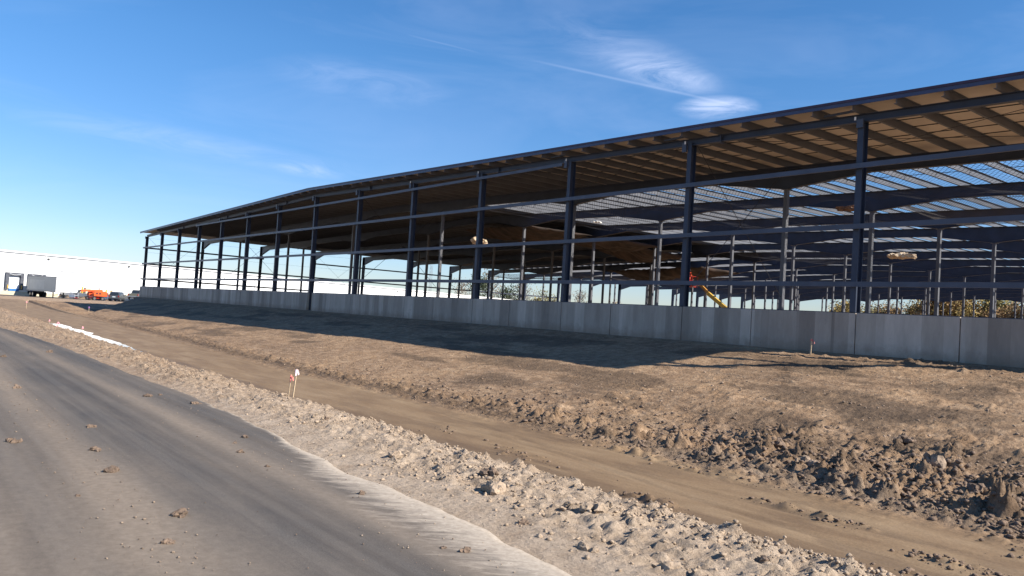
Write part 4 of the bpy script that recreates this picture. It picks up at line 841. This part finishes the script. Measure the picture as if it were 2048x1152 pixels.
stake(-15.02, 25.1, .86, .56, (.03, 0), m_red, 'single stake with red ribbon against the concrete wall', w=.045, tail=.3)
stake(-36.65, 5.46, -.30, .50, (.05, .05), m_pink, 'stake with pink flag beside the far end of the bright puddle', w=.035, tail=.3)
stake(-31.96, 5.59, -.30, .55, (.02, .0), m_pink, 'thin reddish stake standing at the middle of the bright puddle', w=.022, tail=.10)
stake(-38.95, 5.52, -.30, .50, (.02, .0), m_pink, 'thin faint stake at the farthest tip of the bright puddle', w=.018, tail=.10)
stake(-103.1, 12.25, -1.12, .95, (.05, 0), m_pink, 'tiny pink topped stake on the dirt below the parked trailer', w=.07, tail=.3)
stake(-101.2, 18.2, -1.15, .75, (.03, 0), mat('purple_ribbon', (.35, .12, .5), .6), 'tiny purple topped stake beside the triangular shadow', w=.07, tail=.3)
stake(-57.1, 5.67, -1.0, .6, (.02, .03), m_pink, 'pink flagged stake at the left border beyond the road', w=.05, tail=.3)
stake(-5.29, 8.8, -1.20, .24, (.0, .0), None, 'bare broken stick standing in the wet mud flat', w=.014)

# ------------------------------------------------------------ trees beyond
def tree(x, y, h, w, m_leaf, label, cat='tree', group=None, n=900, bare=False, seed=0, z0=-.6):
    rs = random.Random(seed); T = thing('tree', label, cat, (x, y, z0), 0, group); mb = MB(); tips = []
    tt_ = [(0, 0, 0), (rs.uniform(-.2, .2), 0, h*.3), (rs.uniform(-.4, .4), rs.uniform(-.3, .3), h*.62), (0, 0, h*.95)]; mb.tube(tt_, [h*.022, h*.017, h*.010, h*.002], 6)
    for i in range(26 if bare else 12):
        f = rs.uniform(.22, .92); a = rs.uniform(0, 6.28); L_ = w*.5*(1.15-f*.75)*rs.uniform(.7, 1.1); b0 = Vector((0, 0, h*f)); b1 = b0+Vector((math.cos(a)*L_*.5, math.sin(a)*L_*.5, L_*.45)); b2 = b0+Vector((math.cos(a)*L_, math.sin(a)*L_, L_*1.0))
        mb.tube([b0, b1, b2], [h*.008, h*.005, h*.0015], 4); tips += [b1, b2]
        if bare:
            for q in range(5):
                c0 = b0.lerp(b2, rs.uniform(.3, 1)); c1 = c0+Vector((rs.gauss(0, .5), rs.gauss(0, .5), rs.uniform(.4, 1.3)))*w*.12; mb.tube([c0, c1], [h*.003, h*.001], 3); tips.append(c1)
    mb.build('trunk', m_bark, T, local=True); cr = MB(); k = h*.019 if not bare else h*.014
    cl_ = [(t_, w*rs.uniform(.09, .19)) for t_ in tips]
    for i in range(n):
        t_, sd = rs.choice(cl_); p_ = t_+Vector((rs.gauss(0, sd), rs.gauss(0, sd), rs.gauss(0, sd*.8))); a = Vector((rs.gauss(0, 1), rs.gauss(0, 1), rs.gauss(0, 1))).normalized(); b = a.orthogonal().normalized()*k*rs.uniform(.5, 1.2); c_ = a.cross(b).normalized()*k*rs.uniform(.4, 1)
        cr.quad(tuple(p_-b-c_), tuple(p_+b-c_), tuple(p_+b+c_), tuple(p_-b+c_))
    me_o = cr.build('crown', m_leaf, T, local=True); return T
ORD = ['first', 'second', 'third', 'fourth', 'fifth', 'sixth', 'seventh', 'eighth', 'ninth', 'tenth', 'eleventh', 'twelfth', 'thirteenth', 'fourteenth']
for i in range(13):
    x = -121+i*5.3+random.uniform(-1.5, 1.5); y = 226+random.uniform(-8, 10)
    tree(x, y, random.uniform(9.5, 14.5)*(1 if i > 1 else .8), random.uniform(10, 13), m_leafs[i % 3], 'autumn tree behind the far end of the steel frame, %s from the left' % ORD[i], group='autumn trees beyond the hall', n=6000, seed=300+i)
for i, (px_, y, h_, mt, lb, br) in enumerate([(-236, 170, 13.5, m_ever, 'dark bushy evergreen rising over the far end of the white roof', False), (-240, 178, 17, m_twig, 'tall bare tree behind the end of the white roof', True), (-250, 196, 13, m_ever, 'olive green tree between two slim columns beyond the white roof', False), (-246, 200, 14, m_twig, 'pale twiggy bare tree right of the olive green tree', True),
        (-262, 226, 14, m_leafs[1], 'yellow green tree standing alone past the white roof', False), (-262, 246, 13, m_twig, 'brown twiggy tree in the bright gap of the middle of the frame', True), (-255, 262, 10, m_leafs[2], 'small reddish tree in the wide bright opening', False), (-232, 160, 12, m_twig, 'bare twiggy tree nearest the white roof, left of the evergreen', True)]):
    tree(px_, y, h_, h_*.75, mt, lb, group='trees behind the warehouse', n=1300 if not br else 500, bare=br, seed=400+i)
# lattice mast beyond the side wall
ms = thing('lattice_mast', 'slim grey lattice mast standing beyond the left side of the frame', 'mast', (-165, 104, -.2)); mb = MB()
for a, b in ((0, 0), (.6, 0), (.3, .5)): mb.tube([(a, b, 0), (a, b, 12.8)], .035, 5)
for i in range(14):
    z = i*.9+.3; mb.tube([(0, 0, z), (.6, 0, z+.45)], .02, 4); mb.tube([(.6, 0, z+.45), (.3, .5, z+.9)], .02, 4); mb.tube([(.3, .5, z), (0, 0, z+.9)], .02, 4); mb.tube([(0, 0, z), (.6, 0, z)], .02, 4)
mb.build('lattice', m_gut, ms, local=True)
# low far hills close the horizon
hl = MB(); rs = random.Random(5); nseg = 120
for i in range(nseg):
    a0, a1 = R(-10+i*200/nseg), R(-10+(i+1)*200/nseg); f = lambda a: 7+4*math.sin(a*9)+2*math.sin(a*31)+1.2*math.sin(a*77)
    hl.quad((1500*math.cos(a0), 1500*math.sin(a0), -3), (1500*math.cos(a1), 1500*math.sin(a1), -3), (1560*math.cos(a1), 1560*math.sin(a1), f(a1)), (1560*math.cos(a0), 1560*math.sin(a0), f(a0)))
ho = hl.build('distant_woods', m_leafs[1]); ho['kind'] = 'structure'
